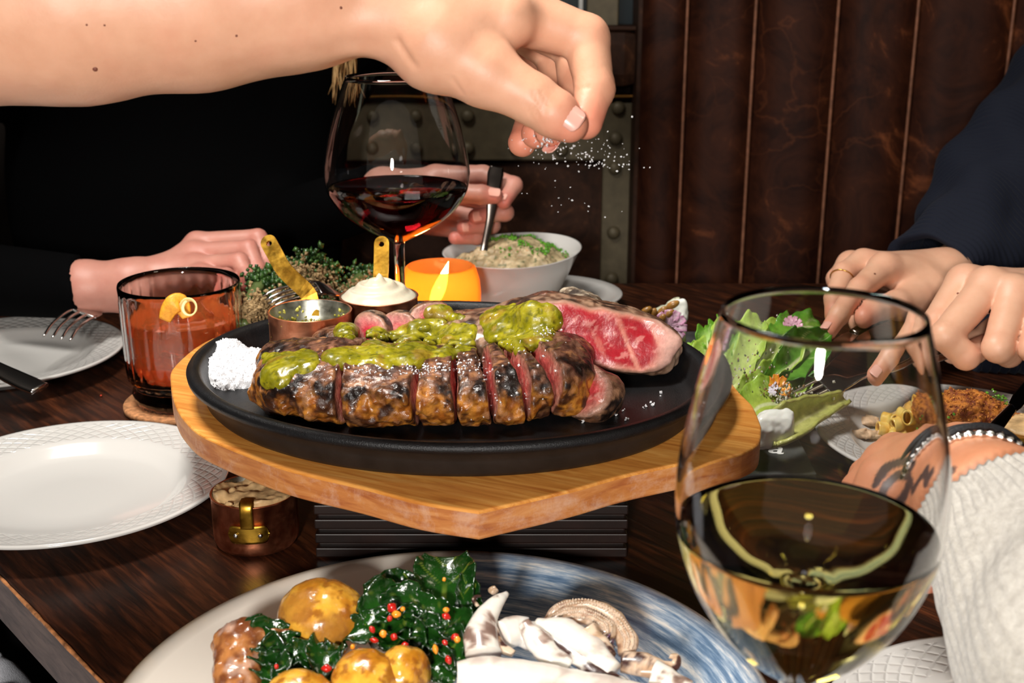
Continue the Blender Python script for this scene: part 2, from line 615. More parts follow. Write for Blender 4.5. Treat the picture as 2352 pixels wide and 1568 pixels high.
def chinamat(name, weave_r0=None, weave_r1=None):
    m, nt, b = newmat(name)
    setp(b, color=(0.57, 0.555, 0.53), rough=0.16, coat=0.3)
    if weave_r0:
        t = nt.nodes.new('ShaderNodeTexCoord')
        sx = nt.nodes.new('ShaderNodeSeparateXYZ'); nt.links.new(t.outputs['Object'], sx.inputs[0])
        a = math_(nt, 'ARCTAN2', sx.outputs[1], sx.outputs[0])
        r2 = math_(nt, 'ADD', math_(nt, 'MULTIPLY', sx.outputs[0], sx.outputs[0]), math_(nt, 'MULTIPLY', sx.outputs[1], sx.outputs[1]))
        r = math_(nt, 'SQRT', r2)
        lr = math_(nt, 'MULTIPLY', r, 420.0)
        at = math_(nt, 'MULTIPLY', a, 24.0)
        w1 = math_(nt, 'ABSOLUTE', math_(nt, 'SINE', math_(nt, 'ADD', at, lr)))
        w2 = math_(nt, 'ABSOLUTE', math_(nt, 'SINE', math_(nt, 'SUBTRACT', at, lr)))
        mn = math_(nt, 'MINIMUM', w1, w2)
        g = ramp(nt, mn, [(0.0, 0.0), (0.5, 0.8), (0.9, 1.0)])
        g2 = math_(nt, 'MULTIPLY', math_(nt, 'GREATER_THAN', r, weave_r0), math_(nt, 'LESS_THAN', r, weave_r1))
        h = math_(nt, 'SUBTRACT', 1.0, math_(nt, 'MULTIPLY', math_(nt, 'SUBTRACT', 1.0, g), g2))
        bump(nt, b, h, 0.6, 0.0009)
    return m
M['china'] = chinamat('white_china')
M['weave'] = chinamat('white_china_weave', 0.078, 0.0985)

# ================================================================== the setting
def struct(name, V, Fc, m, parent=None, smooth=False):
    o = obj(name, V, Fc, m, parent, smooth)
    if parent is None: o['kind'] = 'structure'
    return o

struct('floor', *box(-3, 3, -2, 3, -0.78, -0.75), M['floorm'])
struct('wall_back', *box(-3, 3, 2.5, 2.6, -0.75, 2.2), M['wallm'])
struct('wall_right', *box(2.9, 3.0, -2, 2.5, -0.75, 2.2), M['wallm'])
struct('wall_left', *box(-3.0, -2.9, -2, 2.5, -0.75, 2.2), M['wallm'])
struct('ceiling', *box(-3, 3, -2, 2.6, 2.2, 2.3), simple('ceiling_plaster', (0.30, 0.24, 0.19), 0.9))

# riveted partition behind the table
WY = 1.76
part_root = thing('riveted_partition', (0.0, WY + 0.03, -0.75), 'dark leather partition with riveted olive metal bands and thin brass line, left of the pleated booth', 'partition')
def rectAT(name, x0, y0, x1, y1, Y, th, m, parent=part_root, bev=0.002):
    a = AT(x0, y0, Y); b_ = AT(x1, y1, Y)
    return obj(name, *box(min(a[0], b_[0]), max(a[0], b_[0]), Y, Y + th, min(a[2], b_[2]), max(a[2], b_[2]), bev), m, parent, smooth=False)
rectAT('backing_panel', 300, -300, 1500, 1100, WY + 0.03, 0.03, M['leather_dark'])
rectAT('padded_rail', 300, 68, 1466, 205, WY - 0.035, 0.06, M['leather_dark'], bev=0.02)
rectAT('brass_line', 300, 218, 1462, 225, WY - 0.012, 0.02, M['brasstrim'])
cbnd = rectAT('cross_band', 300, 236, 1462, 368, WY + 0.0, 0.03, M['olive'])
bt = rectAT('upright_band', 1388, 236, 1456, 760, WY - 0.003, 0.03, M['olive'])
rectAT('inset_panel', 700, 374, 1386, 900, WY + 0.012, 0.02, M['leather_dark'], bev=0.006)
rectAT('window_pane', 300, -300, 1480, 62, WY + 0.02, 0.01, M['pane'])
rectAT('window_bar', 1354, -300, 1420, 64, WY + 0.0, 0.02, M['olive'])
rectAT('window_rod', 1334, -300, 1339, 60, WY - 0.005, 0.008, M['whiterod'])
rectAT('window_sill', 300, 60, 1470, 70, WY - 0.03, 0.05, M['leather_dark'])
def rivet(px, py):
    c = AT(px, py, WY - 0.004)
    prof = [(0.0098, 0), (0.0094, 0.003), (0.0078, 0.0058), (0.005, 0.0076), (0.0, 0.0083)]
    V, Fc = lathe(prof, 20)
    V = np.stack([V[:, 0], -V[:, 2], V[:, 1]], 1) + c
    obj('rivet', V, Fc, M['olive'], bt if px > 1388 else cbnd)
for (x, y) in [(1074, 266), (1074, 340), (960, 266), (960, 340), (850, 266), (850, 340), (1185, 340), (1300, 266), (1420, 248), (1414, 318), (1412, 386), (1409, 534), (1405, 640), (1290, 345)]:
    rivet(x, y)

# pleated booth back: upright channels, each a pad of its own
booth = thing('booth_seat', (0.75, 1.62, -0.75), 'tall dark brown distressed leather booth back with upright stitched channels', 'booth')
seams_top = [1468, 1571, 1718, 1892, 2057, 2251, 2460, 2690]
def booth_pt(px, y=0):
    # booth back stands from (0.22,1.68) to the right, coming a little nearer
    x = (px - 1176.0) / F * 1.68
    return np.array([x, 1.69 - 0.16 * (x - 0.17)])
for i in range(len(seams_top) - 1):
    a = booth_pt(seams_top[i]); c = booth_pt(seams_top[i + 1])
    d = c - a; L = np.linalg.norm(d); d = d / L; nrm = np.array([d[1], -d[0]])
    us = np.linspace(0, 1, 17); zs = np.linspace(-0.3, 1.0, 40)
    V = []
    for z in zs:
        for u in us:
            bl = (0.5 - abs(u - 0.5)) * 2
            dep = 0.019 * (1 - (1 - bl) ** 3.2) + 0.0022 * math.sin(9 * z + i * 2 + 3 * u)* bl
            p = a + d * L * u + nrm * dep
            V.append((p[0], p[1], z))
    nU = len(us)
    Fc = [[j * nU + k, j * nU + k + 1, (j + 1) * nU + k + 1, (j + 1) * nU + k] for j in range(len(zs) - 1) for k in range(nU - 1)]
    obj('back_channel', V, Fc, M['leather'], booth)
    if i > 0:
        e = a + nrm * 0.006 - d * 0.003
        obj('seam_highlight', *tube([(e[0], e[1], z) for z in np.linspace(-0.3, 1.0, 14)], 0.0021, 8), M['seam_highlight'], booth)
a = booth_pt(1460); c = booth_pt(2900)
obj('back_board', np.array([(a[0], a[1] + .004, -0.75), (c[0], c[1] + .004, -0.75), (c[0], c[1] + .004, 1.0), (a[0], a[1] + .004, 1.0),
                            (a[0], a[1] + .09, -0.75), (c[0], c[1] + .09, -0.75), (c[0], c[1] + .09, 1.0), (a[0], a[1] + .09, 1.0)]),
    [[0, 1, 2, 3], [5, 4, 7, 6], [4, 0, 3, 7], [1, 5, 6, 2], [3, 2, 6, 7], [4, 5, 1, 0]], M['leather_dark'], booth, False)

# table
E0 = T(0, 1320); E1 = T(240, 1568)
ed = (E1 - E0)[:2]; ed = ed / np.linalg.norm(ed)
def edge_at(Y):
    t = (Y - E0[1]) / ed[1]
    return (E0[0] + ed[0] * t, Y)
tp = [edge_at(-0.05), (1.15, -0.05), (1.15, 1.33), (-0.2, 1.335), edge_at(1.31)]
table = thing('dining_table', (0.1, 0.7, -0.75), 'dark stained wooden dining table under all the dishes, with a worn pale edge', 'table')
obj('tabletop', *prism(tp, -0.032, 0.0, 0.0015), M['table'], table, False)
# side skin and the worn arris on the visible edge
pn = np.array([ed[1], -ed[0]])
if pn[0] > 0: pn = -pn
a = np.array(edge_at(-0.04)); c = np.array(edge_at(1.30))
off = pn * 0.0012
V = [(*(a + off), -0.032), (*(c + off), -0.032), (*(c + off), -0.0006), (*(a + off), -0.0006), (*a, -0.032), (*c, -0.032), (*c, -0.0006), (*a, -0.0006)]
obj('edge_band', V, [[0, 3, 2, 1], [4, 5, 6, 7], [0, 1, 5, 4], [3, 7, 6, 2], [1, 2, 6, 5], [0, 4, 7, 3]], M['tableside'], table, False)
pts = []; rr = []
for t in np.linspace(0, 1, 240):
    q = a + (c - a) * t
    pts.append((q[0] + off[0] * .6, q[1] + off[1] * .6, -0.0004)); rr.append(0.0009 + 0.0006 * random.random())
obj('worn_arris', *tube(pts, rr, 6), M['tableedge'], table)
for (x, y) in ((-0.05, 0.2), (0.95, 0.05), (0.9, 1.2), (-0.5, 1.25)):
    obj('leg', *box(x - .03, x + .03, y - .03, y + .03, -0.75, -0.032, 0.004), M['table'], table, False)

# bench corner with napkin, lower left
bench = thing('bench_seat', (-0.42, 0.6, -0.75), 'black upholstered seat below the table corner at lower left', 'bench')
obj('seat_cushion', *box(-0.9, -0.16, 0.2, 1.0, -0.30, -0.16, 0.03), simple('black_vinyl', (0.012, 0.011, 0.012), 0.6), bench)
obj('seat_box', *box(-0.88, -0.18, 0.22, 0.98, -0.75, -0.30, 0.01), simple('black_base', (0.012, 0.011, 0.012), 0.6), bench, False)
linen = simple('linen', (0.56, 0.57, 0.62), 0.9, nscale=500, namt=0.12, bscale=900, bstr=0.6)
cN = P(20, 1530, 0.735)
V = []; nu, nv = 50, 50
for j in range(nv):
    for i in range(nu):
        u = i / (nu - 1) - 0.5; v = j / (nv - 1) - 0.5
        z = 0.012 * math.sin(22 * u + 9 * v) * (0.5 + v) + 0.006 * math.sin(41 * u - 17 * v)
        V.append((cN[0] - 0.075 + u * 0.19 + v * 0.02, cN[1] + v * 0.17 - u * 0.05, cN[2] - 0.02 + z - 0.25 * u * abs(u) - 0.10 * abs(v) ** 2))
Fc = [[j * nu + i, j * nu + i + 1, (j + 1) * nu + i + 1, (j + 1) * nu + i] for j in range(nv - 1) for i in range(nu - 1)]
nap = obj('napkin', V, Fc, linen)
sm = nap.modifiers.new('s', 'SOLIDIFY'); sm.thickness = 0.0015
tag(nap, 'white linen napkin crumpled below the table corner at lower left', 'napkin')

# ================================================================== plates
def side_plate(cx, cy, label, z=0.0, name='side_plate', group=None):
    prof = [(0, 0.004), (0.03, 0.0042), (0.062, 0.005), (0.068, 0.0075), (0.073, 0.0125), (0.0765, 0.0148), (0.080, 0.0155), (0.097, 0.0182), (0.1005, 0.0196), (0.1025, 0.0195), (0.103, 0.0178),
            (0.101, 0.0165), (0.085, 0.0118), (0.070, 0.006), (0.062, 0.0015), (0.058, 0.0), (0.054, 0.0015), (0.0, 0.0018)]
    r = thing(name, (cx, cy, z), label, 'plate', group)
    obj('plate_body', *lathe(prof, 160, (cx, cy, z)), M['weave'], r)
    return r
side_plate(-0.446, 1.035, 'white side plate with diamond rim at far left, under the fork and the knife')
side_plate(-0.292, 0.757, 'empty white side plate with diamond rim at left, partly under the serving board')
side_plate(0.325, 0.84, 'white side plate with diamond rim at right, holding the baked pasta')
side_plate(0.236, 0.455, 'white side plate with diamond rim at lower right corner beside the knit sleeve')

# big two-tone plate in front
BP = np.array([-0.0315, 0.491, 0.0])
m, nt, b = newmat('two_tone_glaze')
setp(b, rough=0.18, coat=0.3)
t = nt.nodes.new('ShaderNodeTexCoord'); sx = nt.nodes.new('ShaderNodeSeparateXYZ'); nt.links.new(t.outputs['Object'], sx.inputs[0])
r = math_(nt, 'SQRT', math_(nt, 'ADD', math_(nt, 'MULTIPLY', sx.outputs[0], sx.outputs[0]), math_(nt, 'MULTIPLY', sx.outputs[1], sx.outputs[1])))
an = math_(nt, 'ARCTAN2', sx.outputs[1], sx.outputs[0])
cb = nt.nodes.new('ShaderNodeCombineXYZ')
nt.links.new(math_(nt, 'MULTIPLY', r, 210.0), cb.inputs[0]); nt.links.new(math_(nt, 'MULTIPLY', an, 1.6), cb.inputs[1])
st = noise(nt, 1.0, 6, 0.62, 0.5, cb.outputs[0])
cb2 = nt.nodes.new('ShaderNodeCombineXYZ')
nt.links.new(math_(nt, 'MULTIPLY', r, 700.0), cb2.inputs[0]); nt.links.new(math_(nt, 'MULTIPLY', an, 9.0), cb2.inputs[1])
st2 = noise(nt, 1.0, 4, 0.6, 0.3, cb2.outputs[0])
s3 = math_(nt, 'ADD', math_(nt, 'MULTIPLY', st, 0.7), math_(nt, 'MULTIPLY', st2, 0.3))
blue = ramp(nt, s3, [(0.34, (0.05, 0.10, 0.19)), (0.45, (0.15, 0.24, 0.37)), (0.53, (0.36, 0.45, 0.56)), (0.61, (0.82, 0.80, 0.76))])
half = math_(nt, 'ADD', sx.outputs[0], math_(nt, 'MULTIPLY', math_(nt, 'SUBTRACT', noise(nt, 12, 4), 0.5), 0.006))
side = ramp(nt, math_(nt, 'ADD', math_(nt, 'MULTIPLY', half, 60.0), 0.6), [(0.0, 0.0), (1.0, 1.0)])
glz = mixn(nt, side, (0.86, 0.80, 0.71), blue)
rimf = ramp(nt, r, [(0.1478, 0.0), (0.1496, 1.0)])
rimc = ramp(nt, noise(nt, 60, 5), [(0.35, (0.03, 0.018, 0.008)), (0.62, (0.16, 0.09, 0.03)), (0.8, (0.45, 0.3, 0.1))])
nt.links.new(mixn(nt, rimf, glz, rimc), b.inputs['Base Color'])
big = thing('dinner_plate', BP, 'large stoneware dinner plate, half cream and half brushed blue with brown rim, in the foreground', 'plate')
prof = [(0, 0.0055), (0.06, 0.0057), (0.10, 0.0068), (0.12, 0.0095), (0.135, 0.0145), (0.146, 0.0200), (0.1495, 0.0225), (0.1515, 0.0232), (0.1530, 0.0222), (0.1528, 0.0205),
        (0.146, 0.0160), (0.13, 0.0085), (0.11, 0.003), (0.09, 0.0), (0.085, 0.0018), (0, 0.002)]
obj('plate_body', *lathe(prof, 192, BP), m, big)

# ================================================================== serving board on its stand
ZB = 0.078
bpx = [(463, 998), (566, 1043), (676, 1081), (828, 1117), (965, 1153), (1100, 1174), (1304, 1127), (1430, 1092), (1565, 1063), (1690, 1036), (1732, 1014), (1738, 975), (1715, 930), (1680, 900)]
poly = [tuple(T(x, y, ZB)[:2]) for x, y in bpx]
back = [(0.125, 0.82), (0.09, 0.862), (0.03, 0.895), (-0.04, 0.912), (-0.12, 0.913), (-0.185, 0.902), (-0.222, 0.875)]
left = [tuple(T(x, y, ZB)[:2]) for x, y in [(402, 838), (392, 880), (403, 930), (425, 965)]]
ctrl = [np.array(p) for p in poly + back + left]
sharp = {5, 9, 11}
# smooth outline (corners kept)
out = []
N = len(ctrl)
for i in range(N):
    p0, p1, p2, p3 = ctrl[i - 1], ctrl[i], ctrl[(i + 1) % N], ctrl[(i + 2) % N]
    if i in sharp: p0 = p1
    if (i + 1) % N in sharp: p3 = p2
    for k in range(5):
        t = k / 5
        out.append(0.5 * ((2 * p1) + (-p0 + p2) * t + (2 * p0 - 5 * p1 + 4 * p2 - p3) * t * t + (-p0 + 3 * p1 - 3 * p2 + p3) * t ** 3))
cen = np.mean(out, 0)
V, Fc = prism([tuple(p) for p in out], ZB - 0.0165, ZB, 0.0016)
# cross slope: side faces get the rim wood
Vn = V
fm = []
for f_ in Fc:
    zz = [Vn[i][2] for i in f_]
    top_ = min(zz) > ZB - 0.0017
    fm.append(0 if top_ else 1)
sb = obj('serving_board', V, Fc, M['board'], None, False, mats=[M['boardrim']], fm=fm)
tag(sb, 'thick honey coloured wooden serving board with worn rim under the iron skillet', 'board')

rs = thing('board_stand', (-0.0245, 0.75, 0), 'dark ribbed wooden stand beneath the serving board', 'stand')
x0, x1, y0, y1 = -0.1185, 0.0695, 0.677, 0.83
for z in np.arange(0.001, 0.058, 0.0094):
    obj('slat', *box(x0, x1, y0, y0 + .006, z, z + 0.0062, 0.0008), M['riser'], rs, False)
obj('stand_box', *box(x0 + .001, x1 - .001, y0 + .0055, y1, 0, 0.0612, 0.001), M['riser'], rs, False)

# ================================================================== cast-iron oval skillet
PC = np.array([-0.04, 0.755, ZB]); PA, PB_, PT = 0.170, 0.143, math.radians(-15)
prof = [(0, 0.0048), (0.6, 0.0048), (0.86, 0.0050), (0.895, 0.0062), (0.915, 0.009), (0.937, 0.0185), (0.945, 0.0215), (0.955, 0.0228), (0.975, 0.0232), (0.992, 0.0226), (1.0, 0.0205), (0.997, 0.0178),
        (0.975, 0.0165), (0.957, 0.0155), (0.945, 0.010), (0.935, 0.003), (0.92, 0.0003), (0.6, 0.0003), (0, 0.0003)]
pr = [(r * 1.0, z) for r, z in prof]
V, Fc = lathe(pr, 192, PC, PA, PB_, PT)
fm = [1 if (np.mean([V[i][2] for i in f_]) < ZB + 0.0175 and np.mean([np.linalg.norm(((V[i] - PC)[:2])) for i in f_]) > 0.128 and k > 192 * 10) else 0 for k, f_ in enumerate(Fc)]
skl = thing('skillet', PC, 'round black cast-iron skillet holding the steak on the wooden board', 'skillet')
obj('pan', V, Fc, M['iron'], skl, True, mats=[M['ironside']], fm=fm)
ZP = ZB + 0.0050   # cooking surface

# ================================================================== little copper pots
def pot(cx, cy, z, r, h, label, handle=None, mats=('copper', 'tin'), lining='lining', name='sauce_pot'):
    t = thing(name, (cx, cy, z), label, 'pot')
    c = (cx, cy, z)
    obj('pot_body', *lathe([(0, 0), (r * .82, 0), (r * .93, 0.0012), (r * .985, 0.004), (r, 0.008), (r, h - .0008), (r + 0.0007, h - 0.0002), (r + 0.0003, h + 0.0002), (r - 0.0008, h)], 96, c), M[mats[0]], t)
    obj(lining, *lathe([(r - 0.0008, h), (r - 0.0013, h - 0.0006), (r - 0.0014, 0.006), (r * .9, 0.0025), (0, 0.002)], 96, c), M[mats[1]], t)
    return t

def strap(parent, pts, w, m, hole=True, up=(0, -1, 0.3), name='handle'):
    """flat brass handle ending in a round tip with a hole: built as a curved ribbon"""
    p2 = catmull(pts, 8)
    p2 = np.array(p2); tg, S, U = frames(p2, up)
    n = len(p2); L = np.concatenate([[0], np.cumsum(np.linalg.norm(np.diff(p2, axis=0), axis=1))]); tot = L[-1]
    th = 0.0011
    hc = tot - w * 1.15; hr = w * 0.36
    bm = bmesh.new()
    def at(s, x):
        k = np.interp(s, L, np.arange(n)); i = int(min(k, n - 2)); f = k - i
        return p2[i] * (1 - f) + p2[i + 1] * f + S[i] * x, U[i]
    K = 40
    outl = []
    for s in np.linspace(0, tot - w, 24): outl.append((s, -w))
    for a_ in np.linspace(-PI / 2, PI / 2, 15)[1:-1]: outl.append((tot - w + w * math.cos(a_), w * math.sin(a_)))
    for s in np.linspace(tot - w, 0, 24): outl.append((s, w))
    hole_l = [(hc + hr * math.cos(a_), hr * math.sin(a_)) for a_ in np.linspace(0, 2 * PI, 20, endpoint=False)]
    ev = [bm.verts.new((s, x, 0)) for s, x in outl]
    hv = [bm.verts.new((s, x, 0)) for s, x in hole_l] if hole else []
    es = [bm.edges.new((ev[i], ev[(i + 1) % len(ev)])) for i in range(len(ev))]
    es += [bm.edges.new((hv[i], hv[(i + 1) % len(hv)])) for i in range(len(hv))]
    bmesh.ops.triangle_fill(bm, edges=es, use_beauty=True)
    r_ = bmesh.ops.extrude_face_region(bm, geom=bm.faces[:])
    for v in [g for g in r_['geom'] if isinstance(g, bmesh.types.BMVert)]: v.co.z = 1
    bm.verts.index_update()
    V = []
    for v in bm.verts:
        p, u = at(v.co.x, v.co.y); V.append(p + u * (th if v.co.z > 0.5 else -th))
    bmesh.ops.recalc_face_normals(bm, faces=bm.faces[:])
    Fc = [[v.index for v in f.verts] for f in bm.faces]
    bm.free()
    return obj(name, V, Fc, m, parent, False)

def rivets(parent, c, side, out_, sep, r, m):
    for s in (-1, 1):
        q = np.array(c) + np.array(side) * sep * s
        V, Fc = lathe([(r, 0), (r * .9, r * .5), (r * .5, r * .8), (0, r * .9)], 14)
        o_ = np.array(out_) / np.linalg.norm(out_); s_ = np.array(side); u_ = np.cross(s_, o_)
        V = q + V[:, :1] * s_ + V[:, 1:2] * u_ + V[:, 2:3] * o_
        obj('rivet', V, Fc, m, parent)

p1c = (-0.1405, 0.829); p1r, p1h = 0.0285, 0.0300
pt1 = pot(p1c[0], p1c[1], ZP, p1r, p1h, 'nearly empty copper sauce pot with green smears inside and a leaning brass handle')
zr = ZP + p1h
a0 = np.array([p1c[0] - 0.004, p1c[1] + p1r - .0005, zr - 0.012]); 
h1 = strap(pt1, [a0, a0 + (0, 0.0008, .010), a0 + (-0.003, 0.003, .017), P(655, 622, .895), P(630, 580, .90), P(610, 543, .905)], 0.0060, M['brass'])
rivets(h1, a0 + (0, 0.001, 0.003), (1, 0, 0), (0, -1, 0), 0.003, 0.001, M['silver'])
p2c = (-0.0965, 0.868); p2r, p2h = 0.0280, 0.0300
pt2 = pot(p2c[0], p2c[1], ZP, p2r, p2h, 'copper sauce pot heaped with white creamy sauce, upright brass handle')
b0 = np.array([p2c[0] + 0.002, p2c[1] + p2r - .0005, zr - 0.012])
strap(pt2, [b0, b0 + (0, 0.001, .012), P(875, 655, .925), P(876, 600, .93), P(877, 543, .935)], 0.0056, M['brass'])
p3c = (-0.159, 0.702)
pt3 = pot(p3c[0], p3c[1], 0.0, 0.0262, 0.034, 'dark copper pot of beige spread standing on the table beside the board stand', mats=('copperdark', 'tin'))
# brass plate with two rivets facing the viewer, bent up over the lip
dirv = np.array([0.02, -1.0, 0]); dirv /= np.linalg.norm(dirv)
r3 = 0.0266
V = []; Fc = []; nA, nZ = 17, 9
for j in range(nZ):
    for i in range(nA):
        u = -1 + 2 * i / (nA - 1); v = -1 + 2 * j / (nZ - 1)
        vv = v * math.sqrt(max(0, 1 - max(0, abs(u) - .72) ** 2 / .28 ** 2)) if abs(u) > .72 else v
        aa = u * 0.48 - PI / 2 + 0.03
        V.append((p3c[0] + (r3 + .0006) * math.cos(aa), p3c[1] + (r3 + .0006) * math.sin(aa), 0.0165 + vv * 0.0058))
Fc = [[j * nA + i, j * nA + i + 1, (j + 1) * nA + i + 1, (j + 1) * nA + i] for j in range(nZ - 1) for i in range(nA - 1)]
o = obj('rivet_plate', V, Fc, M['brass'], pt3); sm = o.modifiers.new('s', 'SOLIDIFY'); sm.thickness = 0.0008
rivets(o, (p3c[0] + 0.0008, p3c[1] - r3 - 0.0004, 0.0165), (1, 0, 0), (0, -1, 0), 0.0073, 0.0015, M['silver'])
q0 = np.array([p3c[0] + .0006, p3c[1] - r3 - .0002, 0.021])
obj('handle', *bar([q0, q0 + (0, -.0008, .006), q0 + (0, -.0006, .012), q0 + (0, .0015, .0155), q0 + (0, .006, .0165)], [.0042, .004, .004, .0045, .004], .0011, (0, -1, .1)), M['brass'], pt3)

# ================================================================== coasters and tumbler
TC = np.array([-0.262, 0.945, 0.0])
co = obj('coaster', *lathe([(0, 0), (.05, 0), (.051, .001), (.051, .004), (.05, .005), (0, .005)], 64, TC), M['cork'], None, True)
tag(co, 'round cork coaster under the tumbler', 'coaster')
Z0 = 0.005
R = 0.0472; H = 0.0985
def flutes(th, z):
    if z > H - 0.012 or z < 0.022: return 1.0 if z > 0.02 else 1 + 0.018 * np.abs(np.sin(th * 14 + z * 300))
    return 1 + 0.018 * np.abs(np.cos(th * 14))
ins = [(R - .0013, H - .0003)] + [(R - .0021 - .0016 * (1 - z / H), z) for z in (H - .006, H - .012, .06, .04, .026)] + [(R - .010, .0205), (R - .02, .0195), (0, .019)]
outp = [(0, 0), (R * .78, 0), (R * .84, .001), (R * .86, .005), (R * .90, .010), (R * .86, .015), (R * .87, .0185), (R * .95, .0225), (R * .965, .03), (R * .975, .06), (R * .985, H - .0125), (R * .99, H - .010), (R, H - .002), (R - .0006, H)]
V, Fc = lathe(outp + ins, 224, TC + (0, 0, Z0), mod=flutes)
tum = thing('tumbler', TC + (0, 0, Z0), 'fluted glass tumbler with an amber red cocktail, clear ice and citrus peel', 'glass')
obj('glass_body', V, Fc, M['glasspink'], tum)
m, nt, b = newmat('amber_drink')
setp(b, color=(0.95, 0.20, 0.05), rough=0.0, ior=1.34, trans=0.72, emis=0.0)
M['drink'] = m
zl = 0.070
lr = [(0, .0195), (R - .0205, .0200), (R - .0105, .0212), (R - .0040, .0262), (R - .0033, .04), (R - .0029, .06), (R - .0027, zl), (R - .005, zl - .0006), (0, zl - .0006)]
obj('drink', *lathe(lr, 96, TC + (0, 0, Z0)), m, tum)
Vi, Fi = box(-.016, .016, -.016, .016, 0, .034, .003)
rz = rotm('Z', 35) @ rotm('X', 6)
ic = tag(obj('ice_cube', Vi @ rz.T + TC + (0.004, 0.002, Z0 + zl - .030), Fi, glassmat('ice', (1, .97, .95), 0.08, 1.31), None), 'large clear ice cube floating in the amber cocktail', 'ice')
pl = tube([P(378, 735, .905), P(388, 712, .903), P(400, 698, .902), P(412, 695, .905), P(422, 712, .905), P(428, 730, .905)], [.0045, .0062, .0072, .0070, .0055, .003], 10, 0.22, (0.2, -1, .3), smooth_n=5)
op = obj('orange_peel', *pl, simple('orange_peel', (0.95, 0.38, 0.03), .45, nscale=400, namt=.2, bscale=900, bstr=.5), None)
tag(op, 'orange peel strip standing in the amber cocktail', 'peel')
pts = []
for t in np.linspace(0, 1, 50):
    a_ = t * 4.2 * PI; rr_ = 20 - 6 * t
    q = P(430 + rr_ * math.cos(a_) * 1.0 + 8 * t, 706 + 22 * math.sin(a_) * (1 - .3 * t), .9 + .010 * math.sin(a_ * .5 + 1))
    pts.append(q)
lm = obj('lemon_twist', *tube(pts, .0012, 8, 0.5), simple('lemon_peel', (0.85, 0.66, 0.28), .5), None)
tag(lm, 'thin curled lemon twist inside the tumbler beside the orange peel', 'peel')

# ================================================================== wine glasses
def stemware(name, c, prof_o, th, zlev, wine, label, n=128, wname='wine'):
    t = thing(name, c, label, 'glass')
    zt = prof_o[-1][1]
    inn = []
    po = [p for p in prof_o if p[1] > 0]
    # inside wall: offset profile of the bowl part
    bowl = [p for p in prof_o if p[2]] 
    inn = [(max(0, p[0] - th), p[1]) for p in bowl[::-1]]
    zb = bowl[0][1] + 0.0015
    inn = [p for p in inn if p[1] > zb + 0.0005] + [(bowl[1][0] * 0.5, zb + .0004), (0, zb)]
    prof = [(p[0], p[1]) for p in prof_o] + [(prof_o[-1][0] - th * .5, zt + th * .35)] + inn
    obj('glass_body', *lathe(prof, n, c), M['glass'], t)
    ins = [p for p in inn if p[1] < zlev][::-1]
    rr = np.interp(zlev, [p[1] for p in inn[::-1]], [p[0] for p in inn[::-1]])
    w = [(0, zb - .0002)] + [(p[0] + .00012, p[1] - .0001) for p in ins[1:]] + [(rr + .0001, zlev), (rr - .0012, zlev - .0009), (0, zlev - .0011)]
    obj(wname, *lathe(w, n, c), wine, t)
    return t
def dense(pr, k=5):
    """smooth a (r,z,flag) profile"""
    pts = catmull([np.array([p[0], p[1], 0]) for p in pr], k)
    fl = []
    for i in range(len(pr) - 1): fl += [pr[i][2] and pr[i + 1][2]] * k
    fl.append(pr[-1][2])
    return [(max(0.0, float(p[0])), float(p[1]), f_) for p, f_ in zip(pts, fl)]
def foot(r): return [(0, 0.0, 0), (r - .001, 0.0, 0), (r, .0006, 0), (r - .001, .0016, 0), (r * .6, .0035, 0), (r * .22, .007, 0), (.0052, .012, 0), (.0042, .025, 0)]

RG = np.array([-0.0935, 1.003, 0.0]); GS = 1.07
po = foot(.036) + [(.0040, .09, 0), (.0044, .112, 0)]
bowl = [(.0050, .118, 1), (.012, .1215, 1), (.026, .129, 1), (.043, .142, 1), (.0525, .156, 1), (.0552, .167, 1), (.0545, .180, 1), (.0500, .203, 1), (.0425, .227, 1), (.0362, .2435, 1)]
m, nt, b = newmat('red_wine')
setp(b, color=(0.16, 0.003, 0.006), rough=0.0, ior=1.34, trans=1.0)
M['redwine'] = m
po = [(a_ * GS, b_ * GS * 1.0, c_) for a_, b_, c_ in po]; bowl = [(a_ * GS, b_ * GS - .0040, c_) for a_, b_, c_ in bowl]
stemware('wine_glass', RG, po + dense(bowl), .0009, .1605 * GS - .004, M['redwine'], 'large balloon wine glass with dark red wine behind the skillet', wname='red_wine')
WG = np.array([0.1005, 0.384, 0.0])
po = foot(.034) + [(.0040, .06, 0), (.0044, .095, 0), (.0060, .104, 0)]
bowl = [(.0085, .1075, 1), (.016, .1125, 1), (.0275, .124, 1), (.0375, .140, 1), (.0435, .158, 1), (.0450, .172, 1), (.0442, .188, 1), (.0405, .208, 1), (.0362, .226, 1), (.0325, .2395, 1)]
m, nt, b = newmat('white_wine')
setp(b, color=(1.0, 0.88, 0.30), rough=0.0, ior=1.34, trans=1.0)
stemware('wine_glass', WG, po + dense(bowl), .0011, .1635, m, 'wine glass half full of pale gold white wine in the right foreground', wname='white_wine')

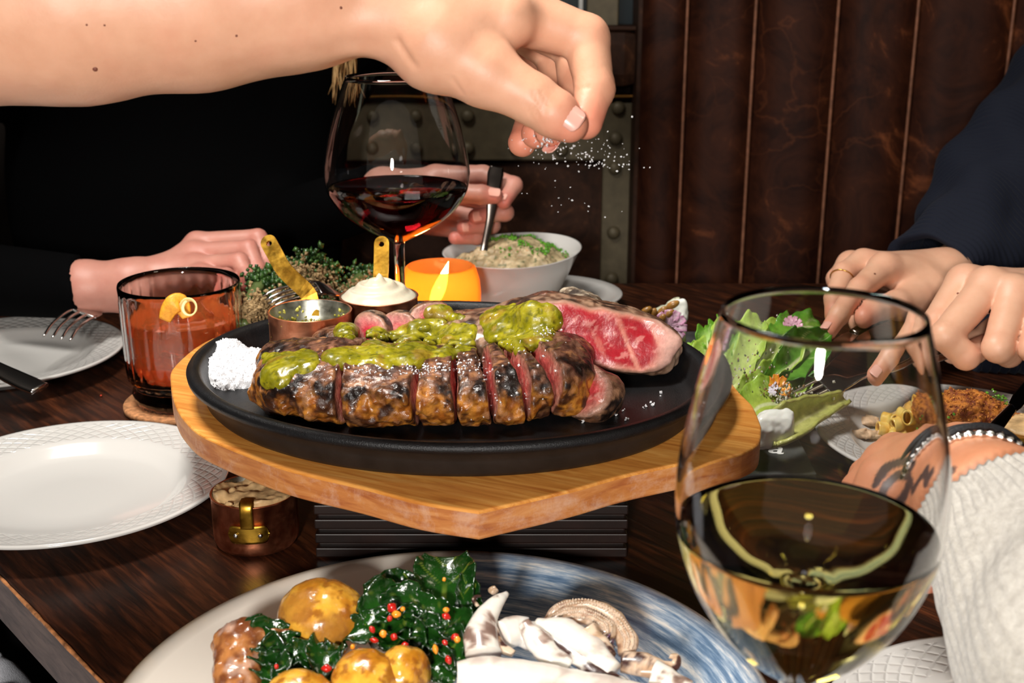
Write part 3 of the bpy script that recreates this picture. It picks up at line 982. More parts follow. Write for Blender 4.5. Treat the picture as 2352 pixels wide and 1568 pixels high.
# ================================================================== candle
CC = np.array([-0.0650, 1.095, 0.0])
cn = thing('candle_holder', CC, 'glowing orange votive candle holder behind the skillet, beside the wine glass stem', 'candle')
m, nt, b = newmat('amber_votive')
tr = nt.nodes.new('ShaderNodeBsdfTranslucent'); tr.inputs[0].default_value = (1.0, 0.42, 0.12, 1)
tp_ = nt.nodes.new('ShaderNodeBsdfTransparent'); tp_.inputs[0].default_value = (1.0, 0.72, 0.35, 1)
mx = nt.nodes.new('ShaderNodeMixShader'); mx.inputs[0].default_value = 0.42
nt.links.new(tr.outputs[0], mx.inputs[1]); nt.links.new(tp_.outputs[0], mx.inputs[2])
mx2 = nt.nodes.new('ShaderNodeMixShader'); mx2.inputs[0].default_value = 0.12
nt.links.new(mx.outputs[0], mx2.inputs[1]); nt.links.new(b.outputs[0], mx2.inputs[2]); setp(b, color=(.9, .45, .15), rough=.15)
nt.links.new(mx2.outputs[0], nt.nodes['Material Output'].inputs[0])
rt = 0.0365
obj('votive_glass', *lathe([(0, 0), (rt * .95, 0), (rt, .004), (rt, .056), (rt * .97, .066), (rt * .87, .0775), (rt * .82, .0790), (rt * .78, .0775), (rt * .9, .066), (rt * .93, .056), (rt * .93, .006), (0, .006)], 64, CC), m, cn)
obj('wax', *lathe([(0, .007), (rt * .9, .007), (rt * .9, .034), (rt * .86, .036), (0, .035)], 48, CC), simple('wax', (0.95, 0.7, 0.4), .5, sss=.3), cn)
fc = CC + (-0.004, -0.004, 0)
obj('wick', *tube([fc + (0, 0, .034), fc + (0.0005, 0, .044)], .0009, 8), simple('wick', (0.02, 0.015, 0.01), .9), cn)
fm_, nt, b = newmat('flame'); setp(b, color=(0, 0, 0), emc=(1.0, 0.62, 0.22), emis=34.0, rough=1)
fl = [(0, .042), (.0035, .044), (.0058, .050), (.0064, .057), (.0052, .066), (.0030, .074), (.0012, .080), (0, .084)]
Vf, Ff = lathe([(r, z) for r, z in fl], 24, (0, 0, 0))
Vf[:, 0] += 0.35 * (Vf[:, 2] - .042)
obj('flame', Vf + fc + (-0.003, 0, 0), Ff, fm_, cn)
pl_ = bpy.data.lights.new('candle_glow', 'POINT'); pl_.energy = 0.20; pl_.color = (1, .55, .2); pl_.shadow_soft_size = .006
po_ = bpy.data.objects.new('candle_glow', pl_); COL.objects.link(po_); po_.location = (fc + (0, -0.002, .062)).tolist()

# ================================================================== cutlery
def fork(name, label, pts, up, w, tine_len, mat_, spread=None, n_t=4, hw=None):
    """pts run from tine tips (first) back to handle end; up = upper side normal"""
    t = thing(name, pts[0], label, 'fork')
    p2 = np.array(catmull(pts, 10)); tg, S, U = frames(p2, up)
    L = np.concatenate([[0], np.cumsum(np.linalg.norm(np.diff(p2, axis=0), axis=1))])
    def q(s, x, dz=0):
        k = np.interp(s, L, np.arange(len(p2))); i = int(min(k, len(p2) - 2)); f = k - i
        return p2[i] * (1 - f) + p2[i + 1] * f + S[i] * x + U[i] * dz
    for j in range(n_t):
        x = (j - (n_t - 1) / 2) / ((n_t - 1) / 2) * w * .82
        pp = [q(s, x * (1.0 + 0.0 * s)) for s in np.linspace(0, tine_len + .004, 10)]
        obj('tine', *tube(pp, [.0007] + [.0013] * 4 + [.0015] * 5, 8, .8, up), mat_, t)
    tot = L[-1]
    ss = [tine_len, tine_len + .006, tine_len + .014, tine_len + .024, tine_len + .04, min(tot * .75, tine_len + .09), tot]
    ww = [w, w, w * .85, w * .4, .0026, .0036, hw or .0062]
    ss = [s for s in ss if s <= tot + 1e-6]; ww = ww[:len(ss)]
    obj('handle', *bar([q(s, 0) for s in ss], ww, .0011, up), mat_, t)
    return t
def knife(name, label, pts, up, hw, bw, split, hm, bmt, cat='knife'):
    t = thing(name, pts[0], label, cat)
    p2 = np.array(catmull(pts, 8)); n = len(p2); k = int(n * split)
    obj('handle', *bar(p2[:k + 1], [hw * 1.05, hw, hw * .8, hw * .7], .0022, up, smooth_n=0), hm, t) if False else None
    idx = np.linspace(0, k, 5).astype(int); obj('handle', *bar(p2[idx], [hw * 1.0, hw * 1.08, hw, hw * .85, hw * .7], .0024, up), hm, t)
    idx = np.linspace(k, n - 1, 6).astype(int); obj('blade', *bar(p2[idx], [bw * .7, bw, bw, bw * .95, bw * .7, bw * .15], .0006, up), bmt, t)
    return t
# fork on the far left plate: tines point to lower left
fork('fork', 'dark reflecting fork lying tines down on the far left side plate',
     [P(130, 778, 1.055), P(150, 748, 1.075), P(185, 722, 1.095), P(225, 712, 1.12), P(290, 722, 1.16), P(350, 735, 1.20)], (0.2, -0.3, 1), .0135, .050, M['steel'])
knife('butter_knife', 'steel table knife, handle end overhanging the far left side plate at the picture edge',
      [P(92, 893, .965), P(40, 870, .975), P(-30, 835, .99), P(-110, 790, 1.02), P(-220, 750, 1.08)], (0.05, -.2, 1), .0085, .009, .62, M['steel'], M['steel'])
# ================================================================== food materials
M['meat'] = vcol('seared_meat', 0.33, 240, 0.45, 420, 0.6, 0.0011, rvar=(170, 0.16, 0.55), coat=0.12)
M['rare'] = vcol('rare_meat', 0.32, 300, 0.22, 380, 0.35, 0.0008, sss=0.08, coat=0.2)
M['sauce'] = vcol('green_sauce', 0.3, 300, 0.25, 500, 0.4, 0.0007, rvar=(200, 0.16, 0.5), coat=0.2)
M['leaf'] = vcol('leaf', 0.30, 160, 0.30, 130, 0.7, 0.0018, coat=0.2)
M['kale'] = vcol('glossy_leaf', 0.14, 160, 0.3, 300, 0.6, 0.0010, coat=0.6)
M['crumb'] = vcol('crumbs', 0.75, 500, 0.4, 900, 0.8, 0.0008)
M['cream'] = simple('white_cream', (0.64, 0.575, 0.44), 0.3, nscale=90, namt=0.12, bscale=120, bstr=0.3, sss=0.1)
M['salt'] = simple('salt', (0.74, 0.74, 0.76), 0.7, nscale=300, namt=0.08, bscale=900, bstr=0.6)
M['spread'] = simple('beige_spread', (0.55, 0.36, 0.17), 0.5, nscale=120, namt=0.35, bscale=260, bstr=0.5)

def scatter_bits(pts, r0, r1, seed=0, flat=1.0, nrm=None):
    """many small irregular grains as one joined mesh (octa-based)"""
    rnd = np.random.RandomState(seed)
    base = np.array([(1, 0, 0), (-1, 0, 0), (0, 1, 0), (0, -1, 0), (0, 0, 1), (0, 0, -1)], float)
    bf = [(0, 2, 4), (2, 1, 4), (1, 3, 4), (3, 0, 4), (2, 0, 5), (1, 2, 5), (3, 1, 5), (0, 3, 5)]
    V, Fc, n = [], [], 0
    for p in pts:
        s = rnd.uniform(r0, r1) * rnd.uniform(.6, 1.3, 3)
        q = np.array(Matrix.Rotation(rnd.uniform(0, 6.28), 3, Vector(rnd.normal(size=3))))
        v = (base * s) @ q.T; v[:, 2] *= flat
        V.append(v + p); Fc += [[a + n, b_ + n, c + n] for a, b_, c in bf]; n += 6
    return np.vstack(V), Fc

# ------------------------------------------------------------------ steak, sliced strip side
meat_tri = []   # collected for draping the sauce
def keep(V, Fc): meat_tri.append((np.array(V), Fc if isinstance(Fc, list) else Fc.tolist()))

LX0, LX1 = -0.160, 0.046
def yc(x): return 0.712 + 2.0 * (x + 0.055) ** 2
def loaf(X):
    x = X[:, 0]; mid = (LX0 + LX1) / 2; hl = (LX1 - LX0) / 2
    xe = np.maximum(0, np.abs(x - mid) - (hl - 0.030)) / 0.030
    q1 = np.abs(X[:, 1] - yc(x)) / 0.046
    hh = 0.0185 + 0.0012 * np.sin(x * 45)
    zc_ = ZP + hh - 0.001
    q2 = np.abs(X[:, 2] - zc_) / hh
    r = (q1 ** 2.6 + q2 ** 2.6 + xe ** 2.6) ** (1 / 2.6)
    return (r - 1) * 0.017 + (fbm(X, 55, 3, 3) - 0.5) * 0.0065 + (fbm(X, 210, 2, 9) - .5) * 0.0016

cuts = [(-0.0985, .14, .020), (-0.0555, .10, .030), (-0.0335, -.02, .05), (-0.0135, -.12, .11), (0.0060, -.24, .14), (0.0235, -.34, .17)]
# (x at front bottom, slope of x with y, opening with height)
def plane_x(c, X): return c[0] + c[1] * (X[:, 1] - 0.68) - 0.10 * (X[:, 2] - ZP)
def slice_fn(i, shift, tilt):
    lo_c = cuts[i - 1] if i > 0 else None
    hi_c = cuts[i] if i < len(cuts) else None
    ct, stt = math.cos(tilt), math.sin(tilt)
    xm = ((lo_c[0] if lo_c else LX0) + (hi_c[0] if hi_c else LX1)) / 2
    piv = np.array([xm, 0.70, ZP])
    def back(X):
        q = X - np.array(shift) - piv
        return np.stack([q[:, 0] * ct - q[:, 2] * stt, q[:, 1], q[:, 0] * stt + q[:, 2] * ct], 1) + piv
    def f(X):
        Q = back(X)
        d = loaf(Q)
        w = (fbm(Q, 90, 2, 5) - .5) * .003
        if lo_c: d = -smin(-d, -((plane_x(lo_c, Q) + lo_c[2] * (Q[:, 2] - ZP) + .0005 - Q[:, 0]) + w), 0.0015)
        if hi_c: d = -smin(-d, -((Q[:, 0] - plane_x(hi_c, Q) + hi_c[2] * (Q[:, 2] - ZP) * .4 + .0004) + w), 0.0015)
        return d
    def col(V):
        Q = back(V)
        dl = np.full(len(V), 1.0)
        if lo_c: dl = np.minimum(dl, np.abs(plane_x(lo_c, Q) + lo_c[2] * (Q[:, 2] - ZP) + .0005 - Q[:, 0]))
        if hi_c: dl = np.minimum(dl, np.abs(Q[:, 0] - plane_x(hi_c, Q) + hi_c[2] * (Q[:, 2] - ZP) * .4))
        dep = -loaf(Q)
        cut = sstep(0.0030, 0.0012, dl) * sstep(0.0006, 0.0020, dep)
        n1, n2, n3 = fbm(V, 110, 4, 21), fbm(V, 300, 3, 5), fbm(V, 60, 3, 40)
        # crust
        top = sstep(ZP + .022, ZP + .031, V[:, 2] + (n3 - .5) * .012)
        gold = mixc((0.30, 0.085, 0.010), (0.62, 0.24, 0.035), sstep(.35, .68, n2))
        gold = mixc(gold, (0.16, 0.045, 0.012), sstep(.45, .62, n1))
        topc = mixc((0.085, 0.030, 0.016), (0.28, 0.125, 0.075), sstep(.35, .7, fbm(V * np.array([1, .35, 1]), 420, 3, 8)))
        c = mixc(gold, topc, top)
        band = np.exp(-((V[:, 2] - (ZP + .027) - (n3 - .5) * .015) / .0055) ** 2)
        char = np.clip(sstep(.50, .60, n1) * .6 + band * sstep(.38, .55, n1 * .5 + n3 * .5) * 1.0, 0, 1)
        c = mixc(c, (0.017, 0.009, 0.007), char)
        tan = sstep(.60, .68, fbm(V, 260, 2, 77)) * (1 - char) * .75
        c = mixc(c, (0.50, 0.22, 0.09), tan)
        pink = mixc((0.56, 0.22, 0.15), (0.66, 0.115, 0.10), sstep(.0015, .008, dep))
        pink = mixc(pink, (0.80, 0.42, 0.32), sstep(.5, .75, n2) * .6)
        return mixc(c, pink, cut)
    return f, col
shifts = [((0, 0, 0), 0), ((.0012, -.0005, 0), .00), ((.0018, .0005, 0), .01), ((.002, 0, .0), .02), ((.0022, .0005, .0005), .03), ((.0028, .001, .0), .05), ((.003, .0015, 0), .08)]
lab = ['thick uncut end piece of the sliced steak, beside the salt pile', 'wide steak slice second from the salt pile, golden fat in front', 'third steak slice from the salt pile, charred upper edge',
       'fourth steak slice from the salt pile, narrow golden front', 'fifth steak slice from the salt pile, heavily blackened front', 'sixth steak slice from the salt pile, leaning to the right', 'last leaning steak slice of the front row, right hand end']
for i in range(7):
    f, colf = slice_fn(i, *shifts[i])
    xa = (cuts[i - 1][0] if i > 0 else LX0) - .034; xb = (cuts[i][0] if i < 6 else LX1) + .034
    V, Fc = net(f, (xa, 0.645, ZP - .004), (xb, 0.80, ZP + .048), 0.00115)
    o = obj('steak_slice', V, Fc, M['meat'], None, True, colf(V))
    tag(o, lab[i], 'steak', 'slices of the front steak row')
    keep(V, Fc)

# small offcut slice with pink face, right of the row
def blob_piece(name, label, c, r, rot, cutn, cutd, seed, h=.0012, mat_='meat', pinkc=((0.60, 0.20, 0.15), (0.70, 0.06, 0.07)), amp=.004, group=None, exp=2.6, crust=None):
    c = np.array(c); r = np.array(r); cutn = np.array(cutn, float); cutn /= np.linalg.norm(cutn)
    k = min(r)
    def base(X):
        q = np.abs((X - c) @ rot) / r
        return ((q ** exp).sum(1) ** (1 / exp) - 1) * k * .85 + (fbm(X, 70, 3, seed) - .5) * amp
    def f(X):
        d = base(X)
        if cutd is not None:
            d = -smin(-d, -((X - c) @ cutn - cutd + (fbm(X, 120, 2, seed + 5) - .5) * .002), .0015)
        return d
    R_ = max(r) * 1.25
    V, Fc = net(f, c - R_, c + R_, h)
    n1, n2 = fbm(V, 110, 4, seed), fbm(V, 280, 3, seed + 2)
    col = mixc((0.14, 0.06, 0.03), (0.36, 0.18, 0.10), sstep(.35, .7, n2)) if crust is None else crust(V)
    col = mixc(col, (0.018, 0.010, 0.008), sstep(.48, .6, n1))
    if cutd is not None:
        dep = -base(V); dl = np.abs((V - c) @ cutn - cutd)
        cut = sstep(.003, .0012, dl)
        pk = mixc((0.42, 0.22, 0.15), pinkc[0], sstep(.0, .0025, dep)); pk = mixc(pk, pinkc[1], sstep(.002, .007, dep + (n1 - .5) * .006))
        pk = mixc(pk, (0.85, 0.45, 0.36), sstep(.55, .7, n2) * .5)
        col = mixc(col, pk, cut)
    o = obj(name, V, Fc, M[mat_], None, True, col)
    tag(o, label, 'steak', group)
    keep(V, Fc)
    return o
blob_piece('steak_slice', 'small pale pink offcut lying between the front row and the large rare piece', T(1352, 905, ZP + .012), (.020, .020, .015), rotm('Z', -30) @ rotm('Y', 25), (-.45, -.5, .75), .006, 51)
# rear tenderloin slices
tl = [((-0.117, 0.800, ZP + .0125), (.020, .017, .0140), (.9, -.25, .5), .013, 'dark seared fillet end behind the front row, beside the empty copper pot'),
      ((-0.096, 0.821, ZP + .0150), (.014, .018, .0155), (-.55, -.75, .35), .008, 'small fillet slice showing a pink face, nearest the copper pots'),
      ((-0.077, 0.823, ZP + .0150), (.014, .018, .0155), (-.5, -.8, .3), .008, 'fillet slice with a narrow pink face below the cream pot'),
      ((-0.057, 0.824, ZP + .0185), (.0165, .018, .0185), (.25, -.9, .25), .006, 'rare fillet slice with a bright red round face, right of the cream pot')]
for k, (c, r, cn_, cd, lb) in enumerate(tl):
    blob_piece('fillet_slice', lb, c, r, rotm('Z', -10 + 8 * k), cn_, cd, 60 + k, pinkc=((0.66, 0.24, 0.22), (0.70, 0.045, 0.07)), group='fillet slices at the rear of the skillet', amp=.003)
blob_piece('fillet_slice', 'fillet slice covered with green sauce at the back of the skillet', (-0.036, 0.842, ZP + .011), (.022, .018, .014), rotm('Z', 5), (0, 0, 1), None, 66, group='fillet slices at the rear of the skillet')

# big rare chunk on the bone
cc = np.array([0.055, 0.797, ZP + .0225])
rr_ = np.array([.056, .058, .0225])
ry = rotm('Y', 11) @ rotm('X', -13)
def chb(X):
    q = np.abs((X - cc) @ ry) / rr_
    d1 = ((q ** 2.7).sum(1) ** (1 / 2.7) - 1) * .024
    c2 = np.array([-0.006, 0.806, ZP + .016]); q2 = np.abs(X - c2) / np.array([.042, .040, .0195])
    d2 = ((q2 ** 2.4).sum(1) ** (1 / 2.4) - 1) * .02
    return smin(d1, d2, .012) + (fbm(X, 60, 3, 90) - .5) * .005
cn1 = np.array([.08, -1.0, .34]); cn1 /= np.linalg.norm(cn1)
cpt = np.array([0.058, 0.755, ZP + .02])
def chf(X):
    d = chb(X)
    pl1 = (X - cpt) @ cn1 + (fbm(X, 60, 2, 12) - .5) * .004
    return -smin(-d, -pl1, .0015)
V, Fc = net(chf, (-.06, .70, ZP - .004), (.12, .87, ZP + .062), .0012)
n1, n2, n3 = fbm(V, 110, 4, 31), fbm(V, 300, 3, 35), fbm(V, 45, 3, 37)
col = mixc((0.15, 0.07, 0.04), (0.42, 0.25, 0.16), sstep(.35, .7, fbm(V * np.array([1, .4, 1]), 300, 3, 4)))
col = mixc(col, (0.03, 0.016, 0.012), sstep(.50, .64, n1) * .9)
rim_ = sstep(.8, 1.05, (V[:, 0] - .052) / .05 + (n3 - .5) * .6) * sstep(ZP + .03, ZP + .015, V[:, 2])
col = mixc(col, (0.62, 0.40, 0.28), rim_ * .7)
dep = -chb(V); cut = sstep(.0042, .0018, np.abs((V - cpt) @ cn1))
str_ = fbm(np.stack([V[:, 0] * 1.0 + (V[:, 2] - ZP) * .45, V[:, 1] * 0, V[:, 2] * .12], 1), 150, 3, 63)
core = sstep(.0010, .0036, dep + (n3 - .5) * .003)
pk = mixc((0.72, 0.26, 0.19), (0.42, 0.012, 0.022), core * sstep(.22, .38, str_))
pk = mixc(pk, (0.86, 0.38, 0.33), sstep(.60, .68, n2) * .5)
pk = mixc((0.36, 0.2, 0.14), pk, sstep(.0, .002, dep))
edge_fat = sstep(.084, .100, V[:, 0] + (n3 - .5) * .02)
pk = mixc(pk, (0.86, 0.50, 0.42), edge_fat * .8)
col = mixc(col, pk, cut)
rare = thing('steak_on_bone', (cc[0], cc[1], ZP), 'large rare steak chunk on the bone with deep red cut face', 'steak')
obj('meat', V, Fc, M['rare'], rare, True, col)
keep(V, Fc)
bone_a = [P(1225, 700, .925), P(1290, 690, .925), P(1345, 695, .92)]
def bonef(X):
    d = rcone(P(1302, 676, .925), P(1322, 716, .905), .0055, .017, (np.array([0, 1, 0]), 1.3))(X)
    d = smin(d, rcone(P(1250, 722, .915), P(1400, 728, .885), .008, .010)(X), .010)
    d = smin(d, rcone(P(1318, 678, .925), P(1350, 700, .91), .004, .009)(X), .006)
    return d + (fbm(X, 130, 3, 7) - .5) * .007
V, Fc = net(bonef, (0, .78, ZP), (.10, .93, ZP + .06), .0011)
nb_ = fbm(V, 260, 3, 5); nb2 = fbm(V, 90, 3, 6)
col = mixc((0.16, 0.10, 0.06), (0.62, 0.50, 0.36), sstep(.38, .62, nb_)); col = mixc(col, (0.05, 0.03, 0.02), sstep(.55, .68, nb2))
obj('bone', V, Fc, M['crumb'], rare, True, col)
V, Fc = tube([P(1255, 706, .915), P(1310, 712, .90), P(1370, 716, .885), P(1430, 733, .87)], [.002, .0032, .0030, .0015], 12, .6, (0, 0, 1), smooth_n=8)
V = V + (fbm(V, 200, 2, 3)[:, None] - .5) * .0016
obj('bone_edge', V, Fc, simple('bone_edge', (0.68, 0.56, 0.42), .5, nscale=300, namt=.4), rare)
V, Fc = net(lambda X: ell(P(1255, 688, .93), (.017, .012, .0065))(X) + (fbm(X, 120, 3, 8) - .5) * .006, P(1255, 688, .93) - .026, P(1255, 688, .93) + .026, .0012)
obj('meat_scrap', V, Fc, M['meat'], rare, True, mixc((0.10, 0.04, 0.025), (0.30, 0.12, 0.07), sstep(.4, .65, fbm(V, 200, 3, 3))))

# ------------------------------------------------------------------ green sauce draped on the meat
mv, mf = join(meat_tri)
bvh = BVHTree.FromPolygons([tuple(p) for p in mv], mf)
def top_at(x, y):
    hit = bvh.ray_cast(Vector((x, y, 0.5)), Vector((0, 0, -1)))
    return hit[0].z if hit[0] is not None else ZP
def on_meat(px, py):
    d = Vector((P(px, py, 1) - np.array([0, 0, CAMH])).tolist())
    h_ = bvh.ray_cast(Vector((0, 0, CAMH)), d)
    return (np.array(h_[0]), np.array(h_[1])) if h_[0] is not None else (None, None)
def drape(name, label, blobs, seed, thick=.0040, sp_=13):
    """pools of sauce: many small drops set on the meat surface and melted together"""
    rn = np.random.RandomState(seed); C_ = []
    x0 = min(b_[0] - b_[2] for b_ in blobs); x1 = max(b_[0] + b_[2] for b_ in blobs)
    y0 = min(b_[1] - b_[3] for b_ in blobs); y1 = max(b_[1] + b_[3] for b_ in blobs)
    xs = np.arange(x0 - sp_, x1 + sp_, sp_ * .8); ys = np.arange(y0 - sp_ * .5, y1 + sp_ * .5, sp_ * .5)
    H_ = np.zeros((len(ys), len(xs), 3)); ok = np.zeros((len(ys), len(xs)), bool); N_ = np.zeros_like(H_)
    for j, y in enumerate(ys):
        for i, x in enumerate(xs):
            p, nr = on_meat(x, y)
            if p is not None and p[2] > ZP + .006: H_[j, i] = p; N_[j, i] = nr; ok[j, i] = True
    for _ in range(3):      # let the sauce bridge the gaps between pieces
        A_ = np.zeros_like(H_); W_ = np.zeros(ok.shape)
        for dj in (-1, 0, 1):
            for di in (-1, 0, 1):
                w_ = np.roll(np.roll(ok, dj, 0), di, 1) * 1.0
                A_ += np.roll(np.roll(H_, dj, 0), di, 1) * w_[..., None]; W_ += w_
        S_ = A_ / np.maximum(W_, 1)[..., None]
        up = ok & (S_[..., 2] > H_[..., 2] - .0005)
        H_[up] = S_[up]
    for j, y in enumerate(ys):
        for i, x in enumerate(xs):
            if not ok[j, i]: continue
            m_ = min(math.hypot((x - bx) / rx, (y - by) / ry) for bx, by, rx, ry in blobs)
            nn = vnoise(np.array([[x, y * 1.4, 0]]), .045, seed)[0]
            if m_ + (nn - .5) * .55 > 1: continue
            C_.append(np.append(H_[j, i] - N_[j, i] * .0018 + rn.normal(size=3) * .0005, thick * (1.0 - .35 * m_ + .4 * (rn.rand() - .5))))
    C_ = np.array(C_); k = .0016
    def f(X):
        out = np.empty(len(X))
        for s0 in range(0, len(X), 40000):
            Y_ = X[s0:s0 + 40000]
            d = np.sqrt(((Y_[:, None, :] - C_[None, :, :3]) ** 2).sum(2)) - C_[None, :, 3]
            mn = d.min(1)
            out[s0:s0 + 40000] = mn - k * np.log(np.exp(-(d - mn[:, None]) / k).sum(1))
        return out + .0012 + (fbm(X, 200, 3, seed + 3) - .5) * .0019
    V, Fc = net(f, C_[:, :3].min(0) - .008, C_[:, :3].max(0) + .008, .00105)
    n1, n2 = fbm(V, 130, 3, seed + 3), fbm(V, 420, 2, seed + 4)
    col = mixc((0.19, 0.175, 0.005), (0.37, 0.325, 0.012), sstep(.35, .65, n1))
    col = mixc(col, (0.08, 0.085, 0.006), sstep(.60, .70, n2) * .7)
    col = mixc(col, (0.30, 0.14, 0.02), sstep(.62, .72, fbm(V, 90, 2, seed + 8)) * .5)
    o = obj(name, V, Fc, M['sauce'], None, True, col)
    return tag(o, label, 'sauce')
drape('green_sauce', 'pool of olive green herb sauce on the left end of the steak', [(665, 832, 66, 24), (630, 862, 30, 28), (614, 880, 16, 14), (700, 820, 28, 14)], 1)
drape('green_sauce', 'long central smear of green herb sauce between the two steak rows', [(790, 820, 50, 18), (870, 815, 70, 26), (950, 805, 50, 36), (1020, 785, 75, 34), (1070, 790, 30, 26), (985, 755, 50, 22), (930, 775, 40, 20), (865, 775, 32, 24), (1050, 760, 40, 20)], 2)
drape('green_sauce', 'thick mound of green herb sauce on the steak beside the bone', [(1150, 728, 60, 28), (1200, 722, 70, 26), (1250, 730, 42, 24), (1165, 760, 50, 26), (1195, 785, 42, 26), (1235, 765, 40, 24)], 3, thick=.0042)
drape('green_sauce', 'small patch of green herb sauce at the back of the skillet', [(1010, 722, 36, 14), (1045, 728, 26, 10)], 4)
drape('green_sauce', 'small dab of green herb sauce on the dark fillet end', [(798, 764, 24, 14)], 6, sp_=7)

# salt pile, flakes, grains
sp0 = T(548, 862, ZP)
def pile(X):
    d = ell(sp0 + (0.0, 0.0, .000), (.026, .026, .018))(X)
    d = smin(d, ell(sp0 + (.018, -.004, -.002), (.020, .022, .014))(X), .006)
    d = smin(d, ell(sp0 + (-.010, .018, .002), (.015, .014, .018))(X), .006)
    d = smin(d, ell(sp0 + (-.008, -.018, -.004), (.018, .014, .012))(X), .006)
    return np.maximum(d + (fbm(X, 90, 2, 5) - .5) * .004 + (fbm(X, 420, 2, 6) - .5) * .0028, ZP - .001 - X[:, 2])
V, Fc = net(pile, sp0 - (.05, .05, .006), sp0 + (.05, .05, .032), .0011)
sal = thing('salt_pile', sp0, 'heap of coarse white salt at the left edge of the skillet', 'salt')
obj('heap', V, Fc, M['salt'], sal, True)
rnd = np.random.RandomState(4)
ii = rnd.choice(len(V), 2600)
o = obj('loose_grains', *scatter_bits(V[ii], .0004, .0010, 3), M['salt'], sal, False); o['kind'] = 'stuff'
# flakes on meat and pan
pts = []
def spray(cx, cy, sx_, sy_, n, zt=.12):
    for _ in range(n):
        p, nr = on_meat(cx + rnd.normal() * sx_, cy + rnd.normal() * sy_)
        if p is not None: pts.append(p + nr * (.0003 if zt < .125 else .0034))
spray(930, 850, 70, 8, 90); spray(1000, 842, 60, 8, 70); spray(1080, 840, 30, 16, 60); spray(1215, 780, 35, 22, 55, .13); spray(1255, 760, 12, 10, 40, .13)
spray(800, 850, 25, 8, 14); spray(870, 812, 60, 14, 12); spray(690, 860, 40, 25, 14); spray(1180, 900, 60, 40, 30)
o = obj('salt_flakes', *scatter_bits(pts, .00035, .0009, 5), M['salt'], None, False)
tag(o, 'white salt flakes sprinkled over the sliced steak and sauce', 'salt', None, 'stuff')
pts = [np.array(T(x + rnd.normal() * 4, y + rnd.normal() * 3, ZP)) + (0, 0, .0006) for x, y, k in [(1500, 928, 7), (1335, 970, 4), (1410, 955, 4), (1550, 860, 3), (1480, 935, 4), (1430, 945, 3), (1390, 900, 3), (1440, 965, 3), (1520, 905, 2)] for _ in range(k)]
o = obj('salt_flakes', *scatter_bits(pts, .0004, .0012, 8), M['salt'], None, False)
tag(o, 'few stray salt flakes on the bare black floor of the skillet, right side', 'salt', None, 'stuff')
# falling grains
pts = []; 
for _ in range(150):
    t_ = rnd.rand()
    x = 1300 + 60 * rnd.normal() + 55 * t_; y = 312 + 60 * t_ + abs(rnd.normal()) * 14 + 8 * (rnd.rand() < .1) * 14
    pts.append(P(x, y, .615 + rnd.normal() * .012))
for x, y in [(1275, 430), (1275, 415), (1430, 330), (1400, 338), (1345, 360), (1275, 365), (1452, 268), (1396, 302), (1440, 355), (1440, 378), (1345, 350), (1310, 430)]:
    pts.append(P(x, y, .62))
for _ in range(60): pts.append(P(1262 + rnd.normal() * 22, 318 + rnd.normal() * 7, .612))
o = obj('falling_salt', *scatter_bits(pts, .00022, .0007, 9), M['salt'], None, False)
tag(o, 'white salt grains falling from the pinching fingers', 'salt', None, 'stuff')

# ------------------------------------------------------------------ contents of the pots
c2 = np.array([p2c[0], p2c[1], ZP + p2h])
def creamf(X):
    q = X - c2; r = np.sqrt(q[:, 0] ** 2 + q[:, 1] ** 2); a = np.arctan2(q[:, 1], q[:, 0])
    h = .013 * np.cos(np.clip(r / .0275, 0, 1) * PI / 2) ** .8 + .0012 * np.sin(a * 1.0 + r * 750) * sstep(.0265, .018, r) + .004 * np.exp(-((r) / .004) ** 2) - .0015
    return np.maximum(np.maximum((q[:, 2] - h) * .7, r - .0267), -.006 - q[:, 2])
V, Fc = net(creamf, c2 - (.03, .03, .01), c2 + (.03, .03, .022), .0009)
sc_ = obj('cream_sauce', V, Fc, M['cream'], None, True)
tag(sc_, 'swirled mound of white cream sauce heaped in the copper pot', 'sauce')
# smears in the empty pot
c1 = np.array([p1c[0], p1c[1], ZP])
pts = []
for _ in range(800):
    a_ = rnd.uniform(0, 2 * PI); z_ = .004 + abs(rnd.normal()) * .009
    if z_ > p1h - .002: continue
    if vnoise(np.array([[a_ * 2, z_ * 150, 0]]), 1.0, 3)[0] < .5: continue
    rr2 = p1r - .0016
    pts.append((c1[0] + rr2 * math.cos(a_), c1[1] + rr2 * math.sin(a_), c1[2] + z_))
Vs, Fs = scatter_bits(pts, .0008, .0021, 12)
def smf(X):
    q = X - (c1 + (.002, -.002, .002)); r = np.sqrt(q[:, 0] ** 2 + q[:, 1] ** 2)
    return np.maximum(np.maximum(q[:, 2] - .004 - (fbm(X, 120, 3, 6) - .5) * .012, r - .0235), -.0005 - q[:, 2])
Vf, Ff = net(smf, c1 - (.03, .03, .0), c1 + (.03, .03, .016), .0012)
V, Fc = join([(Vs, Fs), (Vf, Ff)])
colr = mixc((0.30, 0.28, 0.02), (0.66, 0.60, 0.12), sstep(.35, .65, fbm(V, 200, 3, 5)))
o = obj('sauce_residue', V, Fc, M['sauce'], None, True, colr)
tag(o, 'green sauce smears left inside the nearly empty copper pot', 'sauce', None, 'stuff')
c3 = np.array([p3c[0], p3c[1], 0.034])
V, Fc = net(lambda X: np.maximum(np.maximum((X[:, 2] - c3[2] - .000 - (fbm(X, 70, 3, 8) - .45) * .016), np.sqrt(((X - c3)[:, :2] ** 2).sum(1)) - .0247), c3[2] - .012 - X[:, 2]), c3 - (.03, .03, .014), c3 + (.03, .03, .014), .0011)
o = obj('beige_spread', V, Fc, M['spread'], None, True); tag(o, 'lumpy beige spread filling the dark copper pot on the table', 'spread')

